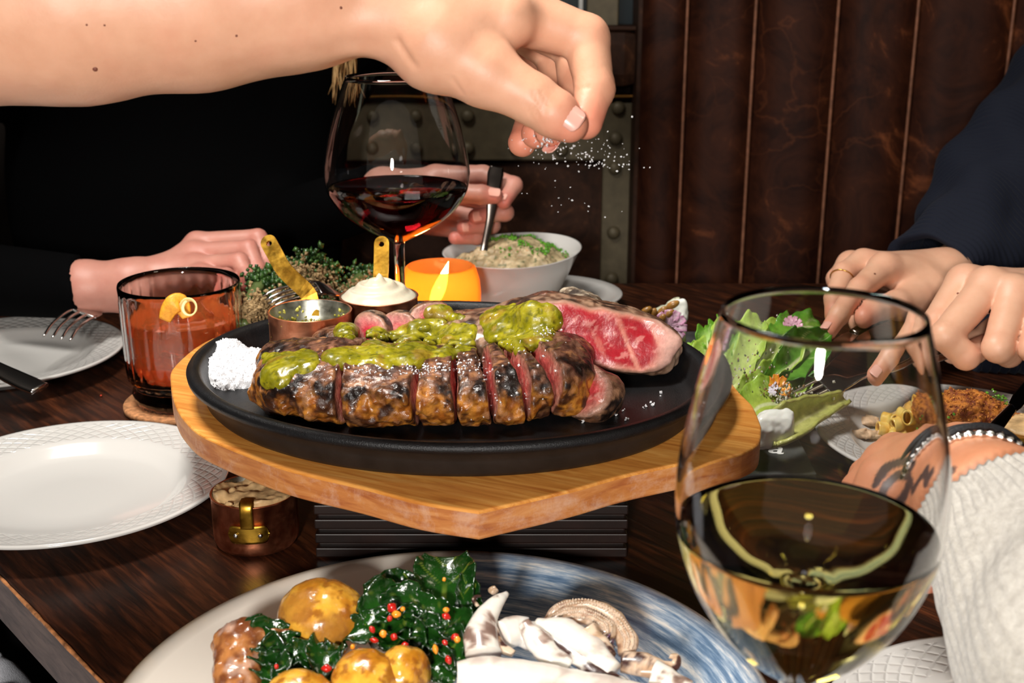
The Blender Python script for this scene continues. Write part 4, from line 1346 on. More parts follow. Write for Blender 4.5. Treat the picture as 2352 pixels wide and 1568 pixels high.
# ------------------------------------------------------------------ broccoli platter behind
DC = np.array([-0.205, 1.105, 0.0])
o = obj('serving_platter', *lathe([(0, .004), (.05, .004), (.075, .008), (.090, .016), (.092, .0165), (.093, .015), (.078, .005), (.06, 0), (0, 0)], 96, DC, 1.12, .8), simple('dark_stoneware', (.03, .03, .03), .4), None)
tag(o, 'dark oval platter under the crumbed broccoli behind the copper pots', 'platter')
def broccoli(px, py, zc, px2, py2, zc2, crown, seed, label, crumb=.5):
    a = P(px, py, zc); b_ = P(px2, py2, zc2)
    t = thing('broccoli_stem', (a + b_) / 2, label, 'broccoli', 'crumbed broccoli stems on the dark platter')
    mid = (a + b_) / 2 + (0, 0, .006)
    V, Fc = tube([b_, mid, a], [.0045, .0050, .0065], 12, 1, (0, 0, 1), smooth_n=6)
    V = V + (fbm(V, 180, 2, seed)[:, None] - .5) * .003
    obj('stem', V, Fc, M['leaf'], t, True, mixc((0.05, 0.09, 0.02), (0.15, 0.19, 0.06), fbm(V, 150, 2, seed)))
    rn = np.random.RandomState(seed)
    d = (a - b_) / np.linalg.norm(a - b_)
    pts = [a + d * crown * .3 + rn.normal(size=3) * crown * np.array([.42, .42, .34]) for _ in range(260)]
    V, Fc = scatter_bits(pts, .0016, .0036, seed)
    cc_ = mixc((0.012, 0.045, 0.010), (0.07, 0.16, 0.03), sstep(.3, .7, fbm(V, 220, 2, seed)))
    o_ = obj('floret', V, Fc, M['leaf'], t, True, cc_); o_['kind'] = 'stuff'
    pts = [a + d * crown * (.1 - rn.rand() * 1.6) + rn.normal(size=3) * crown * np.array([.34, .22, .26]) + (0, -.010, .006) for _ in range(int(420 * crumb))]
    if pts:
        V, Fc = scatter_bits(pts, .0010, .0026, seed + 5)
        o_ = obj('crumb_coating', V, Fc, M['crumb'], t, False, mixc((0.26, 0.16, 0.06), (0.56, 0.38, 0.18), rn.rand(len(V)))); o_['kind'] = 'stuff'
broccoli(700, 622, 1.07, 640, 700, 1.05, .020, 1, 'tallest crumbed broccoli floret in the middle of the pile', 1.0)
broccoli(745, 640, 1.08, 690, 700, 1.05, .017, 2, 'crumb covered broccoli floret just right of the tallest one', 1.3)
broccoli(598, 655, 1.03, 565, 735, 1.0, .017, 3, 'dark green broccoli crown nearest the tumbler', .05)
broccoli(835, 640, 1.13, 790, 690, 1.10, .014, 4, 'dark floret next to the wine glass stem', .1)
broccoli(600, 705, 1.02, 560, 750, .99, .014, 5, 'crumbed broccoli stalk low beside the tumbler rim', 1.4)
broccoli(660, 690, 1.03, 640, 730, 1.02, .014, 6, 'crumbed broccoli stalk beneath the fork tines', 1.2)
broccoli(770, 675, 1.07, 830, 690, 1.08, .014, 7, 'shadowed broccoli floret behind the cream pot', .5)
broccoli(640, 655, 1.06, 600, 700, 1.04, .015, 8, 'crumbed floret leaning on the brass pot handle', 1.0)
fork('fork', 'fork resting on the crumbed broccoli behind the copper pots', [P(612, 693, .985), P(650, 676, .99), P(700, 664, 1.0), P(745, 662, 1.01), P(790, 680, 1.03), P(840, 700, 1.06)], (0.1, -.5, 1), .0095, .045, M['steel'])

# ------------------------------------------------------------------ mash bowl on its saucer
BC = np.array([0.0, 1.225, 0.0])
o = obj('saucer', *lathe([(0, .003), (.04, .003), (.05, .006), (.075, .014), (.083, .0165), (.084, .0155), (.078, .011), (.05, .001), (0, 0)], 96, (0.030, 1.235, 0), 1.0, .9), M['china'], None)
tag(o, 'white saucer beneath the mash bowl', 'saucer')
prof = [(0, .003), (.030, .003), (.034, .002), (.038, .006), (.046, .022), (.0555, .043), (.061, .055), (.0625, .0565), (.0605, .0565), (.054, .045), (.044, .024), (.034, .009), (0, .008)]
def zup(th, r, z): return (z / .0565) ** 2 * (.0085 * (.5 + .5 * np.cos(th - .75)) ** 1.5 - .004 * (.5 + .5 * np.cos(th + PI * .5)) ** 2) if z > .01 else 0
BZ = 0.005
mb = obj('serving_bowl', *lathe(prof, 128, BC + (0, 0, BZ), 1.13, .92, .06, zmod=zup), M['china'], None)
tag(mb, 'white oval china bowl of mash with one raised end', 'bowl')
def mash(X):
    q = X - (BC + (0, 0, BZ + .043)); r = np.sqrt((q[:, 0] / 1.1) ** 2 + (q[:, 1] / .89) ** 2)
    h = .003 + .022 * np.cos(np.clip(r / .055, 0, 1) * PI / 2) + (fbm(X, 60, 3, 5) - .5) * .014 + (fbm(X, 200, 2, 7) - .5) * .006 + .002 * (q[:, 0] / .05)
    return np.maximum(np.maximum((q[:, 2] - h) * .6, (r - .0520 - q[:, 2] * .55) * .8), -.008 - q[:, 2])
V, Fc = net(mash, BC + (-.07, -.062, BZ + .03), BC + (.07, .062, BZ + .082), .0014)
colr = mixc((0.30, 0.23, 0.12), (0.54, 0.43, 0.25), sstep(.3, .65, fbm(V, 130, 3, 3))); colr = mixc(colr, (.14, .15, .07), sstep(.68, .74, fbm(V, 300, 2, 9)))
ms = obj('mash', V, Fc, vcol('mash', .5, 300, .2, 300, .5, .001), None, True, colr); tag(ms, 'beige mashed potato mound in the white bowl', 'mash')
bm_ = BVHTree.FromPolygons([tuple(p) for p in V], Fc.tolist())
pts = []
for _ in range(900):
    u_ = rnd.rand(); x = BC[0] - .012 + u_ * .055 + rnd.normal() * .008; y = BC[1] + .012 - u_ * .012 + rnd.normal() * .013
    if vnoise(np.array([[x, y, 0]]), 90, 3)[0] < .42: continue
    hit = bm_.ray_cast(Vector((x, y, .3)), Vector((0, 0, -1)))
    if hit[0] is not None: pts.append((x, y, hit[0].z + .001 + abs(rnd.normal()) * .0008))
V, Fc = scatter_bits(pts, .0009, .0020, 14)
o = obj('chopped_chives', V, Fc, M['leaf'], None, False, mixc((0.04, .20, .01), (.18, .45, .04), rnd.rand(len(V)))); tag(o, 'bright green chopped chives on the mash', 'herbs', None, 'stuff')
# serving spoon standing in the mash
spn = thing('serving_spoon', P(1110, 585, 1.245), 'dark serving spoon standing in the mash, held by the hand behind', 'spoon')
obj('handle', *bar([P(1141, 383, 1.235), P(1138, 400, 1.235), P(1133, 440, 1.235), P(1126, 500, 1.238), P(1114, 560, 1.242), P(1110, 590, 1.243)], [.0068, .0082, .0070, .0040, .0034, .0045], .0013, (0.1, -1, 0.2)), M['steeldark'], spn)
obj('spoon_bowl', *net(ell(P(1108, 612, 1.247), (.012, .005, .014)), P(1108, 612, 1.247) - .02, P(1108, 612, 1.247) + .02, .0015), M['steeldark'], spn)

# ------------------------------------------------------------------ slate with salad
sl = obj('slate_board', *box(.075, .212, .795, 1.13, 0, .006, .001), simple('slate', (.055, .058, .055), .42, nscale=50, namt=.4, bscale=120, bstr=.5, bdist=.001), None, False)
tag(sl, 'dark slate serving board with white chalk lettering under the salad', 'board')
fc_ = bpy.data.curves.new('chalk_letter', 'FONT'); fc_.body = 'a'; fc_.size = .030; fc_.extrude = .0001; fc_.offset = .0004
fo = bpy.data.objects.new('chalk_letter', fc_); COL.objects.link(fo); fo.parent = sl
pq = T(1752, 1036, .006); fo.location = (Vector(pq.tolist()) + Vector((0, 0, .0003))) - sl.location; fo.rotation_euler = (0, 0, -.35)
bpy.context.view_layer.update()
cme = bpy.data.meshes.new_from_object(fo.evaluated_get(bpy.context.evaluated_depsgraph_get()))
cme.materials.clear(); cme.materials.append(simple('chalk', (.75, .75, .73), .9))
fo2 = bpy.data.objects.new('chalk_letter', cme); COL.objects.link(fo2); fo2.parent = sl; fo2.location = fo.location; fo2.rotation_euler = fo.rotation_euler
bpy.data.objects.remove(fo)

def leafsheet(name, spine, width, up, seed, m, parent=None, label=None, cat=None, ruffle=.004, curl=.3, rib=True, c0=(.50, .62, .16), c1=(.16, .40, .03), ribc=(.72, .78, .42), nu=46, nv=30, thick=.0008, freq=7, notch=0.0, group=None, ribw=.10):
    """leaf: spine points, list of half widths, cupping and ruffled margin"""
    sp_ = np.array(catmull(spine, 10)); n = len(sp_)
    ss = np.linspace(0, n - 1, nu); C = np.stack([np.interp(ss, np.arange(n), sp_[:, k]) for k in range(3)], 1)
    W = np.interp(np.linspace(0, 1, nu), np.linspace(0, 1, len(width)), width)
    tg, S, U = frames(C, up)
    rn = np.random.RandomState(seed); ph = rn.uniform(0, 6, 6)
    V = []; tt = []
    for i in range(nu):
        u = i / (nu - 1)
        for j in range(nv):
            v = -1 + 2 * j / (nv - 1)
            w = W[i] * (1 + notch * math.sin(u * 40 + ph[0] + v) + .07 * math.sin(u * 9 + ph[1] * (1 if v > 0 else 2)))
            ang = v * curl * 2
            xo = w * math.sin(ang) / (curl * 2) if curl > 1e-3 else w * v
            zo = w * (1 - math.cos(ang)) / (curl * 2) if curl > 1e-3 else 0
            rf = .5 * ruffle * abs(v) ** 3 * (math.sin(freq * 2 * PI * u * .5 + ph[2] + 1.3 * v) + .5 * math.sin(freq * PI * 2.3 * u + ph[3] + 2.6 * v))
            rb = 0.0004 * math.cos((u * 26 - abs(v) * 9)) * abs(v)
            V.append(C[i] + S[i] * xo + U[i] * (zo + rf + rb)); tt.append((u, v))
    V = np.array(V); tt = np.array(tt)
    Fc = [[i * nv + j, i * nv + j + 1, (i + 1) * nv + j + 1, (i + 1) * nv + j] for i in range(nu - 1) for j in range(nv - 1)]
    n1 = fbm(V, 120, 3, seed)
    col = mixc(c0, c1, np.clip(np.abs(tt[:, 1]) * .7 + tt[:, 0] * .5 + (n1 - .5) * .7, 0, 1))
    if rib:
        rw = ribw * (1.1 - tt[:, 0])
        side = np.abs(np.sin((tt[:, 0] * 7 - np.abs(tt[:, 1]) * 2.2) * PI))
        col = mixc(col, ribc, np.clip(sstep(rw * 1.3, rw * .6, np.abs(tt[:, 1])) + sstep(.10, .03, side) * .55 * (np.abs(tt[:, 1]) < .8), 0, 1))
    o_ = obj(name, V, Fc, m, parent, True, col)
    sm_ = o_.modifiers.new('s', 'SOLIDIFY'); sm_.thickness = thick; sm_.offset = 0
    if label: tag(o_, label, cat, group)
    return o_
def LF(*a, **k): return leafsheet('lettuce_leaf', *a, **k)
lg = 'dressed lettuce leaves on the slate board'
pale = dict(c0=(.66, .72, .30), c1=(.42, .62, .08), ribc=(.86, .88, .56))
LF([P(1650, 905, .98), P(1700, 850, .99), P(1760, 790, 1.02), P(1800, 755, 1.05)], [.012, .034, .044, .034, .012], (-.3, -.8, .8), 1, M['leaf'], None, 'pale frilly inner lettuce leaf at the left of the salad', 'lettuce', ruffle=.008, curl=.5, **pale, group=lg)
LF([P(1640, 950, .95), P(1720, 920, .95), P(1800, 880, .97), P(1850, 830, 1.0)], [.012, .024, .030, .026, .012], (0, -.5, 1), 2, M['leaf'], None, 'yellow green lettuce leaf low in the middle of the salad', 'lettuce', ruffle=.006, curl=.5, **pale, group=lg)
LF([P(1740, 880, .96), P(1800, 845, .97), P(1850, 810, .985), P(1905, 765, 1.0)], [.006, .018, .026, .022, .004], (.2, -.7, .9), 3, M['leaf'], None, 'darker green lettuce leaf lying across the top right of the salad', 'lettuce', ruffle=.005, c0=(.20, .45, .05), c1=(.05, .22, .015), curl=.6, group=lg)
LF([P(1760, 800, 1.02), P(1810, 760, 1.04), P(1860, 750, 1.06), P(1905, 765, 1.07)], [.006, .018, .022, .018, .004], (0, -.3, 1), 4, M['leaf'], None, 'thin green lettuce leaf at the very top of the salad with dressing on it', 'lettuce', ruffle=.006, c0=(.25, .48, .06), c1=(.08, .28, .02), curl=.3, group=lg)
LF([P(1745, 1005, .87), P(1800, 985, .875), P(1870, 950, .90), P(1945, 918, .93)], [.020, .021, .019, .014, .007], (0, -.7, .9), 5, M['leaf'], None, 'long pale lettuce heart stalk at the front of the salad, tip to the right', 'lettuce', ruffle=.002, curl=.8, thick=.003, c0=(.62, .62, .22), c1=(.48, .50, .12), ribc=(.70, .68, .32), group=lg)
LF([P(1690, 965, .90), P(1730, 930, .91), P(1790, 925, .92), P(1850, 930, .93)], [.010, .022, .024, .02, .008], (0, -.5, 1), 6, M['leaf'], None, 'green lettuce leaf under the seeds and flower petals', 'lettuce', ruffle=.005, c0=(.50, .62, .10), c1=(.28, .48, .05), curl=.3, group=lg)
LF([P(1632, 850, 1.0), P(1622, 810, 1.01), P(1640, 765, 1.02), P(1662, 745, 1.04)], [.004, .010, .014, .013, .005], (-.6, -.6, .4), 7, M['leaf'], None, 'curled frilly lettuce tip at the far left of the salad, seen beside the glass', 'lettuce', ruffle=.006, c0=(.55, .68, .25), c1=(.16, .42, .03), curl=.9, group=lg)
LF([P(1620, 930, .97), P(1650, 860, .99), P(1690, 790, 1.02), P(1720, 750, 1.05)], [.014, .026, .030, .026, .010], (-.5, -.8, .6), 31, M['leaf'], None, 'large pale lettuce leaf behind the left side of the wine glass rim', 'lettuce', ruffle=.005, curl=.5, **pale, group=lg)
LF([P(1600, 975, .92), P(1680, 1000, .885), P(1740, 1010, .872)], [.012, .020, .020, .012], (0, -.6, 1), 32, M['leaf'], None, 'yellow green lettuce piece low at the front, behind the board corner', 'lettuce', ruffle=.004, curl=.3, c0=(.55, .62, .14), c1=(.36, .52, .06), group=lg)
LF([P(1575, 790, 1.02), P(1600, 815, 1.01), P(1640, 845, 1.0)], [.003, .010, .012, .010], (-.2, -.6, .9), 8, M['leaf'], None, 'small bright green lettuce tip just above the skillet rim', 'lettuce', ruffle=.004, c0=(.40, .62, .08), c1=(.22, .48, .03), curl=.4, group=lg)
# the wedge at the back, with seeds
def polysdf(pts):
    pts = np.array(pts)
    def f(Q):
        d = np.full(len(Q), 1e9); s_ = np.ones(len(Q))
        for i in range(len(pts)):
            a_, b_ = pts[i], pts[i - 1]; e = b_ - a_; w = Q - a_
            t = np.clip(w @ e / e.dot(e), 0, 1); bb = w - t[:, None] * e
            d = np.minimum(d, (bb * bb).sum(1))
            c0 = Q[:, 1] >= a_[1]; c1 = Q[:, 1] < b_[1]; c2 = e[0] * w[:, 1] > e[1] * w[:, 0]
            fl = (c0 & c1 & c2) | (~c0 & ~c1 & ~c2)
            s_ = np.where(fl, -s_, s_)
        return s_ * np.sqrt(d)
    return f
wpx = [(1446, 752), (1462, 732), (1500, 716), (1535, 700), (1563, 686), (1569, 700), (1572, 740), (1571, 795), (1500, 800), (1450, 790)]
wp = [P(x, y, 1.075)[[0, 2]] for x, y in wpx]; wf = polysdf(wp); wY = P(1510, 745, 1.075)[1]
def wedge(X):
    tilt = X[:, 1] - wY - .35 * (X[:, 2] - .05)
    return np.maximum(wf(X[:, [0, 2]]), np.abs(tilt) - .010) + (fbm(X, 150, 3, 5) - .5) * .004
V, Fc = net(wedge, P(1510, 745, 1.075) - (.045, .05, .045), P(1510, 745, 1.075) + (.045, .05, .045), .0013)
e_ = (V[:, 2] - P(1500, 760, 1.075)[2]) / .02 - (V[:, 0] - P(1540, 740, 1.075)[0]) * 22
colr = mixc((.34, .55, .08), (.78, .80, .58), sstep(-.9, .25, e_ + (fbm(V, 120, 3, 4) - .5) * 1.4))
colr = mixc(colr, (.84, .84, .76), sstep(.55, .66, fbm(V, 160, 3, 6)) * sstep(-.3, .4, e_))
tag(obj('lettuce_wedge', V, Fc, M['leaf'], None, True, colr), 'pale lettuce wedge behind the skillet rim with seeds, cream and a pink petal', 'lettuce')
def seed_(name, px, py, zc, rx, ry, ang_, c, label, cat, grp, gl=.3):
    p = P(px, py, zc)
    V, Fc = lathe([(0, -1), (.5, -.85), (.85, -.5), (1, 0), (.85, .5), (.5, .85), (0, 1)], 16)
    V[:, 0] *= rx; V[:, 1] *= ry * .45; V[:, 2] *= ry
    V = V @ rotm('Y', ang_).T @ rotm('X', 10).T + p
    tag(obj(name, V, Fc, simple(name + '_m', c, gl, nscale=300, namt=.3), None, True), label, cat, grp)
sg = 'roasted pumpkin seeds on the lettuce wedge'
sdx = [1472, 1488, 1500, 1520, 1508, 1545, 1535, 1460, 1483, 1521]; sdr = by_x(sdx)
for k, (x, y, a_) in enumerate([(1472, 728, 60), (1488, 736, 50), (1500, 722, 15), (1520, 716, 40), (1508, 740, 70), (1545, 700, 60), (1535, 722, 45), (1460, 735, 70), (1483, 715, 50), (1520, 735, 20)]):
    seed_('pumpkin_seed', x, y, 1.050 - .0003 * k, .0034, .0064, a_, (.32, .15, .03), 'brown pumpkin seed, %s from the left on the lettuce wedge behind the skillet' % sdr[k], 'seed', sg)
def flower(px, py, zc, r, c, label, up_=(0, -1, .3), n=6, ph=0):
    p = P(px, py, zc); t = thing('petal_flower', p, label, 'flower')
    u = np.array(up_, float); u /= np.linalg.norm(u); s = np.cross(u, (0, 0, 1)); s /= np.linalg.norm(s); w = np.cross(s, u)
    for k in range(n):
        a_ = ph + k * PI * 1.3 / n
        d = s * math.cos(a_) + w * math.sin(a_)
        leafsheet('petal', [p, p + d * r * .6 + u * .001, p + d * r + u * .002], [.0008, r * .22, r * .26, r * .2], u, k, M['leaf'], t, ruffle=.0008, curl=.2, rib=False, c0=c[0], c1=c[1], nu=10, nv=8, thick=.0003, freq=3)
    return t
flower(1538, 750, 1.048, .0145, ((.86, .72, .78), (.72, .30, .52)), 'pink and white flower petal on the lettuce wedge', ph=.3, n=7)
flower(1772, 893, .925, .012, ((.95, .55, .05), (.90, .25, .02)), 'small orange and yellow petals in the middle of the salad', (0, -.8, .8), ph=.2)
flower(1745, 890, .925, .010, ((.85, .82, .86), (.70, .62, .76)), 'small white petal cluster beside the orange petals', (0, -.6, 1), ph=.5)
flower(1815, 745, 1.03, .009, ((.85, .55, .65), (.75, .35, .5)), 'pink petal on top of the salad, seen through the wine glass', (0, -.6, 1))
# dressing
def dressing(c, rs_, seed, label):
    c = np.array(c)
    def f(X):
        return smin(smin(ell(c, rs_)(X), ell(c + (rs_[0] * .7, 0, rs_[2] * .35), (rs_[0] * .45, rs_[1] * .8, rs_[2] * .75))(X), .004), ell(c + (-rs_[0] * .75, 0, -rs_[2] * .55), (rs_[0] * .6, rs_[1] * .8, rs_[2] * .45))(X), .005) + (fbm(X, 80, 3, seed) - .5) * .008
    V, Fc = net(f, c - max(rs_) * 1.9, c + max(rs_) * 1.9, .0012)
    tag(obj('cream_dressing', V, Fc, simple('dressing', (.82, .82, .76), .25, sss=.05, bscale=200, bstr=.3), None, True), label, 'dressing')
dressing(P(1762, 985, .862), (.016, .010, .014), 3, 'white cream dressing running off the front of the lettuce heart')
dressing(P(1552, 722, 1.062), (.009, .004, .012), 4, 'white dressing streak at the top of the lettuce wedge')
dressing(P(1812, 940, .915), (.008, .006, .004), 5, 'small white dressing blob beside the fork tines')
pts = [P(1700 + rnd.normal() * 55, 870 + rnd.normal() * 45, .955) for _ in range(160)] + [P(1800 + rnd.normal() * 40, 910 + rnd.normal() * 16, .918) for _ in range(200)]
V, Fc = scatter_bits(pts, .0006, .0018, 21)
kk = rnd.rand(len(V) // 6).repeat(6)
o = obj('grated_topping', V, Fc, M['crumb'], None, False, np.where((kk < .5)[:, None], (.75, .72, .62), np.where((kk < .8)[:, None], (.35, .20, .08), (.10, .12, .05)))); tag(o, 'grated cheese and seeds scattered over the salad', 'topping', None, 'stuff')

# ------------------------------------------------------------------ baked pasta on the right plate
PZ = .008
def pasta(px, py, z, a_, s, seed, label):
    c = T(px, py, z)
    d = np.array([math.cos(a_), math.sin(a_), .25 * math.sin(seed)]); n_ = np.array([-d[1], d[0], .4])
    pts = [c - d * s + n_ * s * .25, c, c + d * s + n_ * s * .3]
    p2 = catmull(pts, 6)
    V, Fc = tube(p2, .0058, 16, 1, (0, 0, 1))
    # open the ends: inner wall by removing caps
    m_ = len(p2); Fc = [f for f in Fc if max(f) < m_ * 16]
    o_ = obj('pasta_tube', V, Fc, M['pasta'], None, True, mixc((.88, .46, .06), (.96, .66, .18), sstep(.3, .7, fbm(V, 150, 2, seed))))
    sm_ = o_.modifiers.new('s', 'SOLIDIFY'); sm_.thickness = .0014
    tag(o_, label, 'pasta', 'short cheesy pasta tubes on the right side plate')
M['pasta'] = vcol('pasta', .25, 200, .2, 150, .3, .0006, coat=.4, sss=.1)
pp = [(2060, 985, .012, .3), (2085, 995, .012, 1.2), (2100, 970, .02, .6), (2125, 990, .013, .1), (2120, 955, .026, 1.7), (2150, 985, .014, 2.2), (2150, 955, .026, .8), (2190, 985, .013, .4), (2200, 955, .022, 1.3), (2240, 985, .013, 2.0),
      (2265, 960, .018, .7), (2180, 925, .034, .3), (2225, 930, .032, 1.5), (2230, 1005, .012, .5), (2145, 1010, .011, .2), (2270, 990, .012, 1.2), (2200, 1010, .012, 2.6), (2075, 965, .018, 2.0)]
lp = ['nearest the plate rim', 'in the heap']
ppr = by_x([p_[0] + .01 * i for i, p_ in enumerate(pp)])
for k, (x, y, z, a_) in enumerate(pp):
    pasta(x, y, z, a_, .0085, k, 'golden pasta tube, %s from the left in the heap on the side plate' % ppr[k])
cb_ = T(2238, 955, .030)
V, Fc = net(lambda X: smin(ell(cb_ + (-.004, .006, .004), (.023, .018, .0125))(X), ell(cb_ + (.016, 0, -.003), (.018, .016, .010))(X), .008) + (fbm(X, 150, 4, 4) - .5) * .008 + (fbm(X, 500, 2, 5) - .5) * .003, cb_ - .055, cb_ + .055, .0014)
colr = mixc((.22, .040, .006), (.66, .22, .022), sstep(.35, .65, fbm(V, 330, 4, 4)))
o = obj('crumb_crust', V, Fc, M['crumb'], None, True, colr); tag(o, 'browned breadcrumb crust on top of the baked pasta', 'crust')
ii = rnd.choice(len(V), 1500); Vb, Fb = scatter_bits(V[ii], .0004, .0012, 61)
o2 = obj('loose_crumbs', Vb, Fb, M['crumb'], o, False, mixc((.30, .06, .008), (.80, .32, .05), rnd.rand(len(ii)).repeat(6))); o2['kind'] = 'stuff'
V, Fc = net(lambda X: smin(ell(T(2180, 985, .010), (.046, .030, .012))(X), ell(T(2220, 960, .018), (.036, .028, .016))(X), .01) + (fbm(X, 100, 3, 14) - .5) * .008, T(2180, 985, .01) - (.07, .06, .02), T(2180, 985, .01) + (.08, .07, .04), .0018)
o = obj('cheese_sauce', V, Fc, M['pasta'], None, True, mixc((.74, .42, .09), (.86, .56, .18), fbm(V, 100, 2, 2))); tag(o, 'yellow cheese sauce binding the pasta heap', 'sauce')
bc_ = BVHTree.FromPolygons([tuple(p) for p in obj.__globals__['V']], Fc.tolist()) if False else None
pts = [P(2275 + rnd.normal() * 22, 925 + rnd.normal() * 12, .905) for _ in range(90)] + [P(2230 + rnd.normal() * 35, 985 + rnd.normal() * 12, .86) for _ in range(25)]
V, Fc = scatter_bits(pts, .0008, .0018, 41)
o = obj('chopped_chives', V, Fc, M['leaf'], None, False, mixc((0.05, .22, .01), (.22, .5, .05), rnd.rand(len(V)))); tag(o, 'green chives sprinkled on the baked pasta', 'herbs', None, 'stuff')
for (x, y, rx, ry, s_) in [(2008, 965, .011, .005, 1), (1990, 997, .020, .0035, 2)]:
    c = T(x, y, .0085)
    V, Fc = net(lambda X: ell(c, (rx, ry * 1.6, .003))(X) + (fbm(X, 220, 3, s_) - .5) * .006, c - .03, c + .03, .0011)
    tag(obj('beige_spread', V, Fc, simple('hummus', (.62, .42, .26), .6, nscale=250, bscale=300), None, True), ['small round dab of beige spread on the right side plate', 'long smear of beige spread on the right side plate'][s_ - 1], 'spread')
# little brass-rimmed dish at the right edge, on the plate's far side
gd = T(2385, 1010, .022)
dsh = thing('brass_dish', (gd[0], gd[1], .0), 'small square brass dish with pasta at the right picture edge', 'dish')
obj('dish_wall', *box(gd[0] - .030, gd[0] + .05, gd[1] - .02, gd[1] + .03, .012, .030, .003), M['brass'], dsh, False)
obj('dish_filling', *net(lambda X: np.maximum(ell((gd[0] + .01, gd[1] + .005, .030), (.037, .022, .006))(X), -1) + (fbm(X, 200, 3, 3) - .5) * .005, (gd[0] - .04, gd[1] - .03, .018), (gd[0] + .06, gd[1] + .04, .045), .0014), M['spread'], dsh)
# serving spoon lying over the pasta
knife('serving_spoon', 'dark brown reflecting spoon handle slanting up from the pasta at the right edge', [P(2262, 1012, .70), P(2300, 965, .72), P(2350, 905, .75), P(2420, 820, .79)], (0, -1, .4), .0040, .0046, .5, M['steeldark'], M['steeldark'], 'spoon')

# ------------------------------------------------------------------ food on the big plate
def potato(px, py, zc, r, seed, label, rot=0):
    c = P(px, py, zc)
    r = np.array(r)
    rt_ = rotm('Y', rot)
    crease = lambda X: .0016 * np.exp(-(((X - c) @ rt_)[:, 0] - r[0] * .12) ** 2 / .0018 ** 2) * sstep(.2, .8, (X - c)[:, 2] / r[2])
    f = lambda X: ell(c, r, rt_)(X) + (fbm(X, 40, 2, seed) - .5) * .003 + (fbm(X, 200, 3, seed + 1) - .5) * .0012 + crease(X) * .35
    V, Fc = net(f, c - max(r) * 1.2, c + max(r) * 1.2, .00105)
    n1, n2 = fbm(V, 95, 4, seed), fbm(V, 260, 3, seed + 3)
    col = mixc((.52, .20, .014), (.80, .41, .045), sstep(.38, .60, n1)); col = mixc(col, (.30, .09, .010), sstep(.50, .62, n2) * .8)
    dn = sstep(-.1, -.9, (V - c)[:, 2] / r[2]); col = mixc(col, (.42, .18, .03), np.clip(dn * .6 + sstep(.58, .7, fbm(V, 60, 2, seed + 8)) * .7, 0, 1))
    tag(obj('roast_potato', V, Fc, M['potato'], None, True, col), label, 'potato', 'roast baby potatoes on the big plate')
M['potato'] = vcol('potato_skin', .24, 260, .22, 300, .45, .0007, rvar=(150, .12, .34), coat=.4, sss=.06)
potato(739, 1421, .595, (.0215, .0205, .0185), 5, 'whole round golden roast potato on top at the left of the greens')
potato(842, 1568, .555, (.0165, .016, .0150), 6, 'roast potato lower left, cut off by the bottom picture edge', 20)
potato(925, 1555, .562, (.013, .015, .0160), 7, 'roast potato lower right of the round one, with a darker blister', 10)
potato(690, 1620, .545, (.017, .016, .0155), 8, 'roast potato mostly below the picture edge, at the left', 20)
# sausage / meat piece
c = P(552, 1508, .575)
def saus(X): return smin(rcone(c + (-.002, .004, .004), c + (.004, -.02, -.012), .0112, .012)(X), rcone(c + (.006, .008, .006), c + (.018, .010, .002), .0075, .009)(X), .006) + (fbm(X, 120, 3, 9) - .5) * .005
V, Fc = net(saus, c - .045, c + .045, .0011)
n1 = fbm(V, 200, 4, 3); col = mixc((.20, .06, .02), (.50, .20, .06), sstep(.35, .65, n1)); col = mixc(col, (.60, .42, .34), sstep(.6, .7, fbm(V, 90, 3, 4)) * .5)
tag(obj('roast_meat_piece', V, Fc, M['potato'], None, True, col), 'browned chunk of braised meat at the left of the big plate', 'meat')
# orange oil pool
V, Fc = lathe([(0, .0012), (.018, .0011), (.024, .0005), (.025, 0)], 64, T(600, 1560, .010) - (-.01, .01, .003), 1.8, .9, mod=lambda th, z: 1 + .12 * np.sin(th * 3) + .08 * np.sin(th * 7 + 1))
o = obj('chili_oil', V, Fc, simple('chili_oil', (.75, .17, .01), .08, coat=.5), None); tag(o, 'orange chili oil pooled on the big plate beside the meat', 'oil')
# kale
kg = 'dark glossy cooked greens on the big plate'
kd = dict(c0=(.016, .085, .008), c1=(.005, .032, .004), ribc=(.26, .34, .04))
def KL(sp_, w, up, seed, label, **k):
    q = dict(kd); q.update(k)
    return leafsheet('cooked_green_leaf', sp_, w, up, seed, M['kale'], None, label, 'greens', group=kg, **q)
KL([P(1015, 1480, .600), P(1018, 1400, .605), P(1022, 1330, .612), P(1024, 1280, .620)], [.008, .0155, .0180, .0170, .0120], (0, -1, .1), 11, 'broad glossy green leaf standing upright at the back of the greens', ruffle=.0025, curl=.45, ribw=.06)
KL([P(1062, 1500, .59), P(1070, 1430, .60), P(1072, 1370, .605), P(1068, 1318, .61)], [.005, .008, .009, .008, .004], (.3, -1, .1), 12, 'narrow green leaf standing at the right of the upright leaf', ruffle=.002, curl=.6, ribw=.09)
KL([P(990, 1410, .61), P(950, 1370, .61), P(900, 1358, .61), P(835, 1360, .61)], [.004, .010, .012, .010, .004], (0, -.8, .6), 13, 'green leaf reaching left behind the round potato', ruffle=.003, curl=.3, ribw=.07)
KL([P(955, 1400, .612), P(940, 1360, .615), P(930, 1335, .62), P(935, 1322, .62)], [.003, .007, .008, .006], (-.2, -1, .2), 14, 'small curled green leaf left of the upright leaf', ruffle=.002, curl=.4, ribw=.06)
rk = np.random.RandomState(11)
spots = [(870, 1420), (910, 1440), (950, 1450), (990, 1470), (1030, 1490), (900, 1490), (950, 1510), (1000, 1540), (860, 1460), (1050, 1450), (620, 1480), (600, 1500), (650, 1510), (700, 1530), (740, 1530), (620, 1540), (680, 1550), (750, 1515), (590, 1480), (880, 1390), (1060, 1530), (980, 1420), (640, 1560), (930, 1400)]
